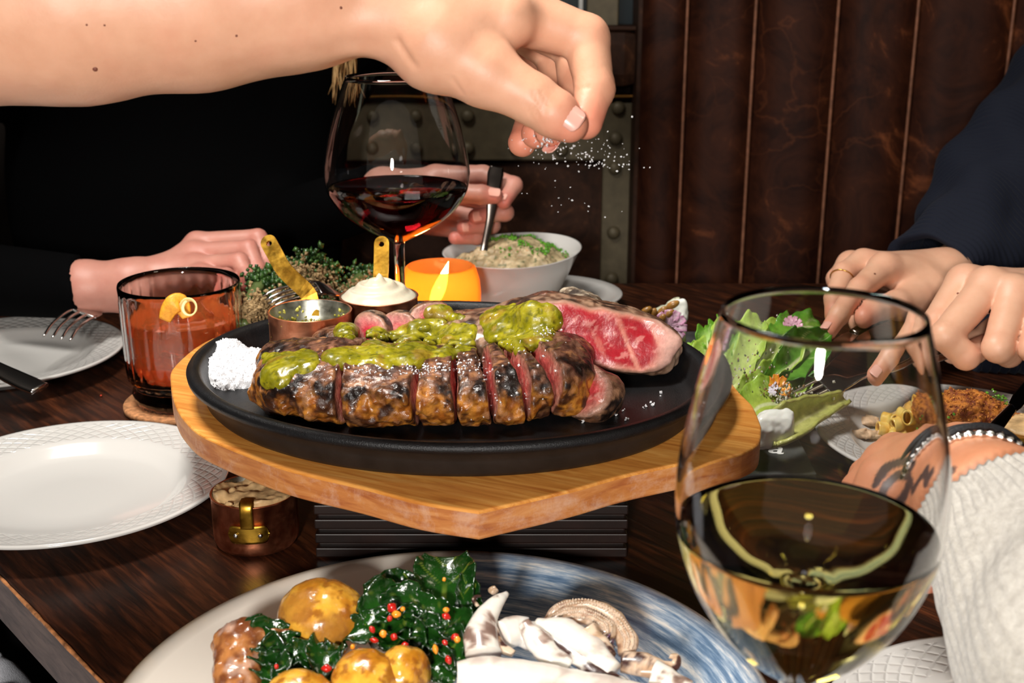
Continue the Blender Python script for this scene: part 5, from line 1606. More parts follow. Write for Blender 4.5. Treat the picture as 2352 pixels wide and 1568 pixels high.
lfA = by_x([x + .01 * i for i, (x, y) in enumerate(spots) if x < 780]); lfB = by_x([x + .01 * i for i, (x, y) in enumerate(spots) if x >= 780])
for k, (x, y) in enumerate(spots):
    zc_ = .585 + (1450 - y) * .00012
    if x < 780: zc_ -= .006
    c = P(x, y, zc_); a_ = rk.uniform(0, 2 * PI); L_ = rk.uniform(.011, .016)
    d = np.array([math.cos(a_), math.sin(a_) * .7, rk.uniform(-.15, .2)])
    KL([c - d * L_, c + (0, 0, .003), c + d * L_ + (0, 0, -.002)], [.003, .009, .011, .009, .003], (rk.normal() * .3, -.6, 1), 20 + k,
       'small wilted leaf, %s from the left under the round potato' % lfA.pop(0) if x < 780 else 'small wilted leaf, %s from the left between potato and squid' % lfB.pop(0), ruffle=.004, curl=.5, nu=20, nv=12, freq=5, ribw=.05)
# chili pieces
chl = [(900, 1395, 0), (925, 1398, 1), (895, 1420, 0), (880, 1455, 1), (855, 1445, 0), (860, 1470, 0), (1025, 1400, 1), (1025, 1415, 0), (1050, 1468, 1), (1022, 1475, 0), (1045, 1462, 0), (1030, 1515, 0), (905, 1462, 0), (930, 1482, 0), (810, 1485, 1), (828, 1495, 0), (845, 1505, 0), (1000, 1490, 1), (910, 1410, 1), (635, 1530, 0), (645, 1555, 1), (1020, 1330, 1), (750, 1535, 0)]
rk0 = by_x([c_[0] + .01 * i for i, c_ in enumerate(chl) if not c_[2]]); rk1 = by_x([c_[0] + .01 * i for i, c_ in enumerate(chl) if c_[2]])
for k, (x, y, c_) in enumerate(chl):
    p = P(x, y, .568 + (1450 - y) * .00012)
    V, Fc = scatter_bits([p], .0022, .0032, 70 + k)
    bm = bmesh.new(); vs = [bm.verts.new(v) for v in V]; [bm.faces.new([vs[i] for i in f]) for f in Fc]
    bmesh.ops.bevel(bm, geom=bm.edges[:], offset=.0006, segments=1, affect='EDGES'); bm.verts.index_update()
    V = np.array([v.co[:] for v in bm.verts]); Fc = [[v.index for v in f.verts] for f in bm.faces]; bm.free()
    o = obj('chili_piece', V, Fc, simple('chili_red' if not c_ else 'chili_orange', (.50, .012, .008) if not c_ else (.90, .30, .02), .12, coat=.5), None, True)
    tag(o, 'small red chili piece, %s from the left in the greens' % rk0.pop(0) if not c_ else 'small orange pepper piece, %s from the left in the greens' % rk1.pop(0), 'chili', 'red chili bits' if not c_ else 'orange pepper bits')

# squid
M['squid'] = vcol('squid', .3, 200, .1, 300, .3, .0006, coat=.3, sss=.12)
def squid(pts, rad, seed, label, char=.3, flat=.75, up=(0, -.5, 1), tone=0, name='squid_strip', bumps=False):
    V, Fc = tube(pts, rad, 20, flat, up, smooth_n=10)
    cen = catmull(pts, 10)
    V = V + (fbm(V, 120, 2, seed)[:, None] - .5) * .0022
    n1 = fbm(V, 130, 4, seed); n2 = fbm(V, 300, 3, seed + 2)
    col = mixc((.76, .68, .60), (.86, .80, .73), n2)
    kk = np.arange(len(V)) % 20; sd_ = np.exp(-((kk - 11) / 1.6) ** 2) + .8 * np.exp(-((kk - 19.5) / 1.3) ** 2)
    col = mixc(col, (.07, .03, .022), np.clip(sd_ * sstep(.36, .60, fbm(V, 60, 2, seed + 7)) * (.6 + char), 0, .95))
    if tone: col = mixc((.45, .28, .17), (.72, .52, .38), sstep(.35, .65, n2))
    col = mixc(col, (.62, .28, .16), sstep(.56, .66, n1) * char * 1.6)
    col = mixc(col, (.05, .022, .018), np.clip(sstep(.60 - char * .12, .70 - char * .1, n1) * char * 2.2, 0, 1))
    # charred tips
    e = np.minimum(np.linalg.norm(V - np.array(pts[0]), axis=1), 1)
    t = tag(obj(name, V, Fc, M['squid'], None, True, col), label, 'squid', None) if not bumps else thing(name, cen[0], label, 'squid')
    if bumps:
        obj('tentacle', V, Fc, M['squid'], t, True, col)
        pts_ = []
        p2 = np.array(cen); tg, S, U = frames(p2, up)
        R2 = np.interp(np.linspace(0, 1, len(p2)), np.linspace(0, 1, len(rad)), rad)
        for i in range(2, len(p2) - 2):
            for s in (-.45, .0, .45):
                pts_.append(p2[i] + S[i] * s * R2[i] + U[i] * R2[i] * flat * (1.02 - abs(s) * .3))
        Vb, Fb = scatter_bits(pts_, .0007, .0010, seed)
        obj('sucker', Vb, Fb, M['squid'], t, True, np.tile((.62, .45, .32), (len(Vb), 1)))['kind'] = 'stuff'
    return t
squid([P(1110, 1505, .560), P(1105, 1460, .568), P(1112, 1425, .575), P(1135, 1390, .582), P(1165, 1362, .590)], [.0085, .0080, .0060, .0042, .0012], 1, 'white squid tentacle standing at the left with a charred hooked tip', .35)
squid([P(1120, 1420, .575), P(1132, 1440, .573), P(1150, 1480, .565), P(1180, 1500, .562)], [.0018, .0028, .0030, .0020], 2, 'thin charred squid tentacle curling behind the left one', .9, tone=1)
squid([P(1098, 1392, .59), P(1090, 1375, .592), P(1096, 1366, .594), P(1106, 1366, .595)], [.0010, .0011, .0010, .0006], 3, 'tiny black curled squid tip at the left', 1.5, tone=1)
squid([P(1135, 1362, .592), P(1131, 1356, .594), P(1138, 1352, .594)], [.0018, .0022, .0015], 13, 'tiny charred squid tip between the two left tentacles', 1.5, tone=1)
squid([P(1150, 1460, .575), P(1185, 1450, .580), P(1215, 1455, .580), P(1240, 1440, .585)], [.0075, .0085, .0075, .0035], 4, 'rounded white squid curl in the middle of the squid heap', .15)
squid([P(1205, 1430, .575), P(1235, 1470, .568), P(1265, 1505, .562), P(1310, 1530, .560)], [.0030, .0055, .0060, .0045], 5, 'white squid strip with an orange browned edge, centre', .30)
squid([P(1230, 1440, .580), P(1290, 1452, .575), P(1350, 1490, .565), P(1410, 1540, .555)], [.0045, .0072, .0070, .0050], 6, 'long smooth white squid strip running down to the right', .12)
squid([P(1270, 1465, .572), P(1310, 1500, .565), P(1370, 1545, .555), P(1430, 1580, .55)], [.0028, .0040, .0045, .0040], 7, 'thin browned squid strip below the long white one', .75)
squid([P(1050, 1562, .545), P(1130, 1560, .545), P(1240, 1575, .545), P(1360, 1592, .545), P(1500, 1612, .545), P(1590, 1620, .545)], [.0085, .0105, .0105, .0100, .0085, .0060], 8, 'large white squid body slab across the bottom edge', .10)
squid([P(1262, 1430, .590), P(1290, 1402, .595), P(1350, 1395, .595), P(1410, 1425, .588), P(1442, 1470, .580), P(1440, 1500, .575)], [.0035, .0046, .0050, .0052, .0050, .0035], 9, 'outer curled tentacle with suckers arching at the top of the squid heap', .30, tone=1, bumps=True, name='squid_tentacle')
squid([P(1255, 1440, .585), P(1300, 1418, .588), P(1350, 1420, .586), P(1390, 1440, .582), P(1392, 1462, .580), P(1372, 1468, .58)], [.0038, .0050, .0050, .0046, .0038, .0020], 10, 'inner curled tentacle with suckers under the outer one', .30, tone=1, bumps=True, name='squid_tentacle')
squid([P(1430, 1520, .568), P(1480, 1528, .565), P(1520, 1535, .562), P(1548, 1530, .562), P(1553, 1512, .563), P(1540, 1504, .564)], [.0055, .0060, .0045, .0025, .0018, .0012], 11, 'charred squid tentacle with a small hooked tip at the right of the heap', .95, tone=1)
squid([P(1500, 1548, .558), P(1540, 1560, .555), P(1590, 1575, .552)], [.0070, .0060, .0030], 12, 'pale squid end piece at the far right of the heap', .35)
squid([P(1350, 1440, .572), P(1375, 1480, .568), P(1400, 1510, .562)], [.0030, .0045, .0035], 15, 'browned squid piece below the curled tentacles', .6, tone=1)
KL([P(1382, 1500, .566), P(1385, 1480, .57), P(1388, 1460, .575)], [.003, .005, .005, .002], (0, -1, .3), 70, 'small purple green herb leaf tucked among the squid', c0=(.20, .28, .10), c1=(.10, .04, .08), nu=12, nv=10)
# crumb on the table
o = obj('red_crumb', *scatter_bits([T(232, 908, .001)], .0012, .0018, 2), simple('red_crumb', (.5, .04, .01), .4), None); tag(o, 'tiny red crumb on the bare table left of the tumbler', 'crumb')
# ================================================================== people
M['skinA'] = skinmat('skin_fair_warm', (0.68, 0.345, 0.215), (0.76, 0.41, 0.265), (0.70, 0.19, 0.12))
M['skinB'] = skinmat('skin_rosy', (0.50, 0.235, 0.175), (0.58, 0.29, 0.22), (0.52, 0.13, 0.10))
M['skinC'] = skinmat('skin_fair', (0.66, 0.36, 0.23), (0.73, 0.42, 0.28), (0.68, 0.22, 0.14))
M['skinD'] = skinmat('skin_tan', (0.60, 0.24, 0.12), (0.68, 0.30, 0.16), (0.56, 0.16, 0.09))
M['nail'] = simple('fingernail', (0.80, 0.42, 0.34), 0.22, coat=0.5)
M['nailtip'] = simple('fingernail_tip', (0.85, 0.75, 0.62), 0.3)

def J(*a):  # px,py,depth,radius
    return (P(a[0], a[1], a[2]), a[3])

def hand_sdf(arm, palm, thenar, fingers, kp=.012, kf=.0012, extra=()):
    prim = []
    def chain(js, k):
        fs = [rcone(js[i][0], js[i + 1][0], js[i][1], js[i + 1][1]) for i in range(len(js) - 1)]
        def f(X):
            d = fs[0](X)
            for g in fs[1:]: d = smin(d, g(X), k)
            return d
        return f
    fa = chain(arm, .02)
    wr = arm[-1]
    pal = [rcone(wr[0], p, r0, r1, fl) for (p, r0, r1, fl) in palm]
    th = [chain(t, .008) for t in thenar]
    fg = [chain(c, .0030) for c in fingers]
    ex = [rcone(a[0], b_[0], a[1], b_[1]) for a, b_ in extra]
    tips = [c[-1][0] for c in fingers]; jts = [j[0] for c in fingers for j in c[1:-1]]
    def f(X):
        d = fa(X)
        for g in pal: d = smin(d, g(X), kp)
        for g in th: d = smin(d, g(X), kp)
        for g in ex: d = smin(d, g(X), kp)
        D = None
        for g in fg:
            v = g(X); D = v if D is None else smin(D, v, kf)
        out = smin(d, D, .006)
        # folds of skin at the joints
        for j in jts:
            r = np.linalg.norm(X - j, axis=1)
            w = np.exp(-(r / .0105) ** 2)
            out = out + w * .00022 * np.sin(((X - j) @ np.array([.9, .2, .5])) * 2600)
        return out + (fbm(X, 45, 2, 3) - .5) * .0012
    def tint(V, ink=None):
        r = np.zeros(len(V))
        for t in tips: r = np.maximum(r, .75 * np.exp(-(np.linalg.norm(V - t, axis=1) / .013) ** 2))
        for j in jts: r = np.maximum(r, .45 * np.exp(-(np.linalg.norm(V - j, axis=1) / .009) ** 2))
        for c in fingers: r = np.maximum(r, .30 * np.exp(-(np.linalg.norm(V - c[0][0], axis=1) / .012) ** 2))
        r = np.clip(r * 1.25 + (fbm(V, 70, 3, 8) - .5) * .35, 0, 1)
        c = np.zeros((len(V), 3)); c[:, 0] = r
        return c
    allp = [a[0] for a in arm[-2:]] + [p[0] for p in palm] + [j[0] for c in fingers for j in c] + [j[0] for t in thenar for j in t]
    return f, tint, np.array(allp)

def arm_net(f, arm, allp, h, pad=.036):
    lo = np.minimum(allp.min(0), np.min([a[0] for a in arm], axis=0)) - pad - max(a[1] for a in arm) * .6
    hi = np.maximum(allp.max(0), np.max([a[0] for a in arm], axis=0)) + pad + max(a[1] for a in arm) * .6
    return net(f, lo, hi, h)

def nail(parent, tip, prev, nrm, w, L, rad, m='nail', back=.35, slope=.0):
    """curved nail plate lying on the fingertip"""
    tip = np.array(tip); ax = tip - np.array(prev); ax /= np.linalg.norm(ax)
    nrm = np.array(nrm, float); nrm = nrm - ax * nrm.dot(ax); nrm /= np.linalg.norm(nrm)
    sd = np.cross(ax, nrm)
    nu_, nv_ = 13, 15; V = []
    for j in range(nv_):
        v = j / (nv_ - 1)
        wid = 1.0 if .18 < v < .8 else (math.sqrt(max(0.02, 1 - ((.18 - v) / .18) ** 2)) if v <= .18 else math.sqrt(max(.05, 1 - ((v - .8) / .2) ** 2 * .85)))
        for i in range(nu_):
            u = -1 + 2 * i / (nu_ - 1)
            a_ = u * wid * w / rad
            drop = .0006 * (1 - v) + (.0012 * (v - .6) ** 2 if v > .6 else 0)
            V.append(tip + ax * ((v - back) * L) + nrm * ((rad + .0003) * math.cos(a_) - drop + .0002 + slope * (1 - v) * L) + sd * (rad + .0003) * math.sin(a_))
    Fc = [[j * nu_ + i, j * nu_ + i + 1, (j + 1) * nu_ + i + 1, (j + 1) * nu_ + i] for j in range(nv_ - 1) for i in range(nu_ - 1)]
    o = obj('fingernail', V, Fc, M[m], parent)
    s_ = o.modifiers.new('s', 'SOLIDIFY'); s_.thickness = .0006
    return o
def toward_cam(p): 
    v = np.array([0, 0, CAMH]) - np.array(p); return v / np.linalg.norm(v)

# ------------------------------------------------------------------ A: arm and hand sprinkling salt
armA = [J(-560, 60, .60, .052), J(0, 0, .600, .0448), J(180, 5, .600, .0445), J(450, -5, .605, .0405), J(680, -22, .61, .0350), J(880, -30, .620, .0290)]
palmA = [(P(1165, 45, .610), .0245, .0150, None), (P(1150, 15, .640), .026, .0160, None), (P(1110, 10, .675), .025, .0150, None), (P(1060, 20, .700), .024, .0135, None)]
thenA = [[J(925, 25, .610, .0245), J(1010, 100, .605, .0225), J(1110, 165, .602, .0158)]]
fingA = [
    [J(1110, 165, .602, .0158), J(1225, 228, .600, .0122), J(1275, 262, .600, .0116), J(1308, 285, .600, .0092)],
    [J(1180, 30, .622, .0150), J(1345, 88, .625, .0118), J(1366, 205, .618, .0098), J(1345, 282, .611, .0084)],
    [J(1170, 20, .648, .0150), J(1318, 105, .655, .0108), J(1325, 215, .642, .0096), J(1262, 300, .622, .0078)],
    [J(1140, 20, .672, .0140), J(1275, 125, .680, .0104), J(1275, 230, .668, .0092), J(1232, 306, .640, .0078)],
    [J(1095, 20, .695, .0125), J(1210, 150, .702, .0094), J(1225, 262, .690, .0084), J(1199, 328, .668, .0076)]]
f, tint, allp = hand_sdf(armA, palmA, thenA, fingA, kf=.0008)
CR = [(1215, 222, 1236, 262, .0010, .0007), (1226, 214, 1250, 256, .0010, .0008), (1240, 212, 1258, 242, .0010, .0006), (1204, 236, 1222, 268, .0009, .0005), (915, 95, 950, 150, .0022, .0014), (1040, 180, 1062, 212, .0014, .0005), (1062, 172, 1085, 215, .0014, .0004),
      (1322, 208, 1352, 203, .0014, .0006)]
_fz = {}
def zc_at(x, y):
    if (x, y) not in _fz:
        zz = np.linspace(.54, .66, 90); d_ = f(np.array([P(x, y, z) for z in zz])); k_ = np.argmax(d_ < 0) if (d_ < 0).any() else int(np.argmin(d_))
        _fz[(x, y)] = zz[k_]
    return _fz[(x, y)]
def fA(X):
    d = f(X)
    # tendon and hollow on the inner wrist
    t1 = rcone(P(560, 78, .590), P(900, 50, .596), .0050, .0060)(X)
    t2 = rcone(P(620, 105, .597), P(900, 88, .602), .0040, .0050)(X)
    d = smin(d, smin(t1, t2, .004), .012)
    v = rcone(P(760, 78, .560), P(900, 78, .570), .0015, .003)(X)
    d = -smin(-d, v - .002, .006)
    for (xa, ya, xb, yb, r_, dp) in CR:
        g = rcone(P(xa, ya, zc_at(xa, ya)), P(xb, yb, zc_at(xb, yb)), .0012, .0012)(X)
        d = d + dp * np.exp(-np.maximum(g + .0012, 0) ** 2 / (r_ * r_))
    return d
V, Fc = arm_net(fA, armA, allp, .00135)
pA = thing('person', (P(-560, 60, .60)[0], P(-560, 60, .60)[1], P(-560, 60, .60)[2] - .06), 'person reaching in from the left with a bare forearm, pinching salt above the steak', 'person')
bA_ = obj('body', V, Fc, M['skinA'], pA, True, tint(V))
tp_ = fingA[0][-1][0]; pv = fingA[0][-2][0]
nail(bA_, tp_ + (P(1312, 282, .6) - tp_) * 0, pv, toward_cam(tp_) * 1.0 + np.array([.15, 0, .45]), .0066, .0140, .0094, back=.62, slope=.11)
nail(bA_, fingA[2][-1][0], fingA[2][-2][0], (-.1, -.5, -1), .005, .010, .0078, back=.2)
M['mole'] = simple('mole', (.16, .04, .02), .6)
for (x, y, r) in [(218, 158, .0012), (199, 57, .0005), (240, 58, .0005), (449, 94, .0005), (543, 82, .0006), (783, 18, .0007)]:
    o_, dr = np.array([0, 0, CAMH]), P(x, y, 1) - np.array([0, 0, CAMH])
    if 'bvA' not in globals(): bvA = BVHTree.FromPolygons([tuple(p) for p in V], Fc.tolist())
    h_ = bvA.ray_cast(Vector(o_), Vector(dr))
    if h_[0] is not None:
        obj('mole', *net(ell(np.array(h_[0]), (r, r * .6, r)), np.array(h_[0]) - r * 1.5, np.array(h_[0]) + r * 1.5, r * .4), M['mole'], bA_)

# ------------------------------------------------------------------ B: person in black at the back left
armB = [J(172, 662, 1.12, .0170), J(190, 660, 1.12, .0205), J(300, 655, 1.12, .0205), J(375, 640, 1.13, .0200)]
palmB = [(P(452, 560, 1.155), .0165, .0105, None), (P(447, 585, 1.14), .0165, .0105, None), (P(450, 612, 1.125), .016, .0105, None), (P(462, 630, 1.11), .015, .0095, None)]
fingB = [
    [J(452, 560, 1.155, .0108), J(592, 547, 1.150, .0088), J(612, 600, 1.140, .0080), J(625, 640, 1.135, .0070)],
    [J(452, 583, 1.14, .0108), J(570, 572, 1.130, .0088), J(590, 620, 1.120, .0080), J(598, 655, 1.115, .0070)],
    [J(455, 612, 1.125, .0102), J(550, 602, 1.110, .0084), J(566, 635, 1.100, .0076), J(560, 655, 1.10, .0068)],
    [J(462, 632, 1.11, .0092), J(520, 635, 1.095, .0078), J(530, 660, 1.09, .0070), J(510, 670, 1.09, .0062)]]
thenB = [[J(420, 625, 1.16, .016), J(480, 640, 1.18, .012), J(560, 640, 1.175, .0095), J(600, 655, 1.165, .008)]]
f, tint, allp = hand_sdf(armB, palmB, thenB, fingB, kp=.010)
VB1, FB1 = arm_net(f, armB, allp, .0020)
cB1 = tint(VB1); cB1[:, 0] = np.clip(cB1[:, 0] + .15, 0, 1)
armB2 = [J(850, 455, 1.285, .0215), J(880, 440, 1.275, .022)]
palmB2 = [(P(1005, 408, 1.270), .019, .0125, None), (P(985, 425, 1.28), .020, .012, None), (P(990, 460, 1.285), .020, .0115, None), (P(985, 500, 1.285), .019, .011, None)]
thenB2 = [[J(915, 440, 1.262, .018), J(990, 440, 1.248, .0135)]]
fingB2 = [
    [J(990, 440, 1.248, .0135), J(1060, 444, 1.232, .0102), J(1105, 447, 1.228, .0098), J(1138, 450, 1.228, .0078)],
    [J(1005, 405, 1.270, .0125), J(1110, 402, 1.262, .0098), J(1180, 425, 1.250, .0088), J(1158, 464, 1.236, .0074)],
    [J(985, 440, 1.285, .012), J(1130, 460, 1.275, .0095), J(1160, 488, 1.258, .0088), J(1093, 497, 1.250, .0078)],
    [J(985, 480, 1.285, .0115), J(1120, 500, 1.282, .0092), J(1130, 518, 1.268, .0086), J(1065, 522, 1.255, .0074)],
    [J(980, 515, 1.285, .011), J(1085, 532, 1.280, .0084), J(1095, 545, 1.27, .0078), J(1045, 546, 1.26, .0068)]]
f, tint2, allp2 = hand_sdf(armB2, palmB2, thenB2, fingB2, kp=.011, kf=.0006)
VB2, FB2 = arm_net(f, armB2, allp2, .0020)
cB2 = tint2(VB2)
# coarse torso and arms under the clothes (same body mesh)
shB = np.array([[-0.60, 1.42, 0.25], [-0.21, 1.50, 0.25]])
elb1 = np.array([-0.66, 1.20, 0.05]); elb2 = np.array([-0.33, 1.45, 0.02])
neck = np.array([-0.40, 1.50, 0.36])
def torsoB(X, g=0):
    d = ell((-0.405, 1.48, 0.06), (.20 + g, .115 + g, .30 + g))(X)
    d = smin(d, rcone(shB[0], shB[1], .065 + g, .065 + g)(X), .05)
    d = smin(d, rcone(shB[0], elb1, .052 + g, .045 + g)(X), .04)
    d = smin(d, rcone(elb1, P(200, 660, 1.12), .043 + g, .0285 + g)(X), .03)
    d = smin(d, rcone(shB[1], elb2, .052 + g, .045 + g)(X), .04)
    d = smin(d, rcone(elb2, P(880, 440, 1.275), .043 + g, .032 + g)(X), .03)
    return d
def coreB(X):
    d = ell((-0.405, 1.48, 0.06), (.18, .095, .28))(X)
    d = smin(d, rcone(neck - (0, 0, .1), neck + (0, .0, .05), .05, .045)(X), .04)
    return d
VT, FT = net(coreB, (-.65, 1.34, -.28), (-.15, 1.64, .46), .012)
V, Fc = join([(VB1, FB1), (VB2, FB2), (VT, FT)])
cT = np.zeros((len(VT), 3))
pB = thing('person', (-0.405, 1.48, -0.3), 'person in a black sweater behind the wine glass, holding the spoon in the mash', 'person')
bB_ = obj('body', V, Fc, M['skinB'], pB, True, np.vstack([cB1, cB2, cT]))
def cuts_(X):
    d = torsoB(X)
    for a_, b_ in ((P(60, 680, 1.12), P(188, 660, 1.12)), (P(640, 560, 1.36), P(868, 440, 1.28))):
        ax = (b_ - a_) / np.linalg.norm(b_ - a_)
        q = (X - b_) @ ax
        near = np.linalg.norm(X - b_, axis=1) < .14
        d = np.where(near, np.maximum(d, q), d)
    return d
VS, FS = net(cuts_, (-.80, 1.0, -.30), (-.05, 1.68, .40), .0065)
m = simple('black_knit', (0.0018, 0.0018, 0.002), .95, bscale=600, bstr=.6, spec=.03)
obj('sweater', VS, FS, m, pB)
nail(bB_, fingB2[0][-1][0], fingB2[0][-2][0], toward_cam(fingB2[0][-1][0]) + np.array([.1, 0, .7]), .0050, .0120, .0080, back=.60, slope=.12)
nail(bB_, fingB2[2][-1][0], fingB2[2][-2][0], toward_cam(fingB2[2][-1][0]), .0052, .0095, .0080, back=.45)
nail(bB_, fingB2[3][-1][0], fingB2[3][-2][0], toward_cam(fingB2[3][-1][0]), .0048, .0085, .0076, back=.45)
nail(bB_, fingB2[1][-1][0], fingB2[1][-2][0], toward_cam(fingB2[1][-1][0]) + np.array([-.5, 0, -.2]), .0045, .0090, .0076, back=.55)
rh = np.random.RandomState(5)
parts = []
for k in range(170):
    x0 = 728 + rh.rand() * 82; y0 = -60 + rh.rand() * 30
    L_ = rh.uniform(.45, 1.0); x1 = x0 + rh.normal() * 12 - (20 if x0 < 765 else -2) - (1 - L_) * 18; y1 = 10 + 235 * L_ * (.62 if x0 < 768 else 1.0)
    z0 = 1.26 + rh.normal() * .012
    pts = [P(x0, y0, z0), P(x0 + rh.normal() * 5 + 8, y0 + (y1 - y0) * .4, z0 - .004), P(x0 + rh.normal() * 6 + 2, y0 + (y1 - y0) * .75, z0), P(x1, y1, z0 + .004)]
    parts.append(tube(pts, [.0009, .0010, .0008, .0002], 5, smooth_n=4))
V, Fc = join(parts)
hm, nt, b = newmat('blond_hair'); setp(b, rough=.35)
nt.links.new(ramp(nt, noise(nt, 90, 3), [(.3, (.30, .16, .055)), (.7, (.72, .48, .22))]), b.inputs['Base Color'])
o = obj('hair', V, Fc, hm, pB); o['kind'] = 'stuff'

# ------------------------------------------------------------------ C: person in navy at the right, knife and fork
armC = [J(2225, 592, 1.15, .0235), J(2165, 640, 1.10, .0235)]
palmC = [(P(2030, 618, 1.066), .0215, .0135, None), (P(1985, 606, 1.092), .0215, .0125, None), (P(1955, 608, 1.118), .021, .0118, None), (P(1960, 625, 1.14), .0200, .0105, None)]
thenC = [[J(2135, 672, 1.075, .0205), J(2085, 690, 1.062, .0150)]]
fingC = [
    [J(2100, 690, 1.062, .0160), J(2060, 698, 1.045, .0118), J(2015, 712, 1.03, .0104), J(1993, 728, 1.022, .0088)],
    [J(2030, 616, 1.066, .0128), J(1975, 662, 1.040, .0098), J(1930, 722, 1.022, .0088), J(1903, 760, 1.012, .0074)],
    [J(1982, 604, 1.092, .0120), J(1938, 628, 1.078, .0098), J(1918, 685, 1.060, .0090), J(1915, 722, 1.055, .0076)],
    [J(1952, 606, 1.118, .0112), J(1922, 640, 1.105, .0090), J(1935, 690, 1.085, .0082), J(1960, 725, 1.075, .0072)],
    [J(1960, 625, 1.138, .0102), J(1945, 665, 1.12, .0084), J(1975, 740, 1.06, .0074), J(1992, 775, 1.045, .0064)]]
f, tint, allp = hand_sdf(armC, palmC, thenC, fingC, kp=.011)
VC1, FC1 = arm_net(f, armC, allp, .0019)
cC1 = tint(VC1)
armC2 = [J(2900, 600, 1.12, .034), J(2560, 670, 1.04, .029), J(2420, 690, 1.00, .0245)]
palmC2 = [(P(2220, 650, .985), .022, .0142, None), (P(2272, 655, .965), .0225, .0140, None), (P(2330, 672, .952), .022, .0130, None), (P(2392, 690, .945), .0215, .0118, None)]
thenC2 = [[J(2370, 740, 1.005, .018), J(2290, 770, 1.005, .0135), J(2230, 795, .995, .0100), J(2190, 810, .985, .009)]]
fingC2 = [
    [J(2215, 650, .985, .0142), J(2150, 740, .965, .0104), J(2080, 812, .950, .0092), J(2032, 862, .945, .0080)],
    [J(2272, 655, .965, .0140), J(2170, 772, .942, .0112), J(2218, 818, .945, .0102), J(2262, 795, .965, .0088)],
    [J(2330, 672, .952, .0130), J(2292, 798, .928, .0112), J(2318, 812, .945, .0100), J(2345, 780, .965, .0085)],
    [J(2392, 690, .945, .0118), J(2372, 800, .922, .0104), J(2395, 810, .94, .0092), J(2410, 780, .96, .008)]]
f, tint2, allp2 = hand_sdf(armC2, palmC2, thenC2, fingC2, kp=.011, kf=.0006)
VC2, FC2 = arm_net(f, armC2, allp2, .0019)
shC = np.array([[0.66, 1.44, 0.24], [1.04, 1.50, 0.24]])
elC1 = np.array([0.505, 1.17, 0.09]); elC2 = np.array([0.86, 1.10, 0.05])
cuffC1 = P(2225, 612, 1.13); cuffC2 = P(2560, 640, 1.04)
def torsoC(X, g=0.0):
    d = ell((0.84, 1.50, 0.06), (.185 + g, .12 + g, .30 + g))(X)
    d = smin(d, rcone(np.array([.72, 1.48, .27]), shC[1], .07 + g, .065 + g)(X), .05)
    return d
def coreC(X): return smin(ell((0.84, 1.50, 0.06), (.165, .10, .28))(X), rcone((.84, 1.5, .3), (.84, 1.5, .48), .05, .045)(X), .04)
VT, FT = net(coreC, (.60, 1.36, -.28), (1.08, 1.66, .56), .012)
V, Fc = join([(VC1, FC1), (VC2, FC2), (VT, FT)])
pC = thing('person', (0.84, 1.50, -0.3), 'person in a navy pleated top at the right, cutting the salad with knife and fork', 'person')
bC_ = obj('body', V, Fc, M['skinC'], pC, True, np.vstack([cC1, tint2(VC2), np.zeros((len(VT), 3))]))
navy, nt, b = newmat('navy_pleat'); setp(b, color=(0.0045, 0.0065, 0.015), rough=.8, sheen=.04, spec=.2)
bump(nt, b, noise(nt, 700, 3), .5, .0006)
VS, FS = net(lambda X: torsoC(X) + .0030 * np.sin((X[:, 0] * 1.0 + .25 * X[:, 2] + .02 * np.sin(X[:, 2] * 14)) * 560), (.58, 1.35, -.30), (1.20, 1.66, .44), .0035)
obj('top', VS, FS, navy, pC)
# pleated sleeves: rings along the arm
def sleeve(pts, rad, pitch, amp, name='sleeve', n=72, m=navy):
    p2 = np.array(catmull(pts, 40)); L = np.concatenate([[0], np.cumsum(np.linalg.norm(np.diff(p2, axis=0), axis=1))])
    r = np.interp(np.linspace(0, 1, len(p2)), np.linspace(0, 1, len(rad)), rad)
    ss = np.arange(0, L[-1], pitch / 6)
    Q = np.stack([np.interp(ss, L, p2[:, k]) for k in range(3)], 1); R_ = np.interp(ss, L, r)
    tg, S, U = frames(Q, (0, 0, 1))
    th = np.linspace(0, 2 * PI, n, endpoint=False)
    V = []
    for i in range(len(ss)):
        fold = 1 + .09 * np.sin(th * 3 + ss[i] * 30) + .05 * np.sin(th * 5 - ss[i] * 55)
        ph = ss[i] / pitch * 2 * PI + 1.2 * np.sin(th + ss[i] * 8)
        rr2 = R_[i] * fold + amp * np.sin(ph)
        V.append(Q[i] + rr2[:, None] * (np.cos(th)[:, None] * S[i] + np.sin(th)[:, None] * U[i]))
    V = np.array(V).reshape(-1, 3); Fc = []
    for i in range(len(ss) - 1):
        for k in range(n):
            Fc.append([i * n + k, (i + 1) * n + k, (i + 1) * n + (k + 1) % n, i * n + (k + 1) % n])
    # turn the cuff in
    nV = len(V); inner = Q[0] + (V[:n] - Q[0]) * .80 + tg[0] * .006
    V = np.vstack([V, inner]); Fc += [[k, (k + 1) % n, nV + (k + 1) % n, nV + k] for k in range(n)]
    return obj(name, V, Fc, m, pC if m is navy else pD)
sleeve([P(2128, 622, 1.118), P(2215, 570, 1.16), P(2262, 500, 1.22), P(2330, 400, 1.28), P(2440, 260, 1.36), P(2560, 160, 1.42)], [.036, .046, .058, .066, .072, .08], .0072, .0016)
sleeve([P(2225, 800, 1.09), P(2330, 785, 1.095), P(2480, 750, 1.10), P(2640, 690, 1.09)], [.020, .034, .040, .042], .0072, .0016)
sleeve([P(2455, 688, 1.005), P(2620, 655, 1.06), P(2880, 590, 1.14), np.array([.98, 1.42, .12]), np.array([1.0, 1.48, .24])], [.033, .046, .058, .066, .07], .0072, .0016)
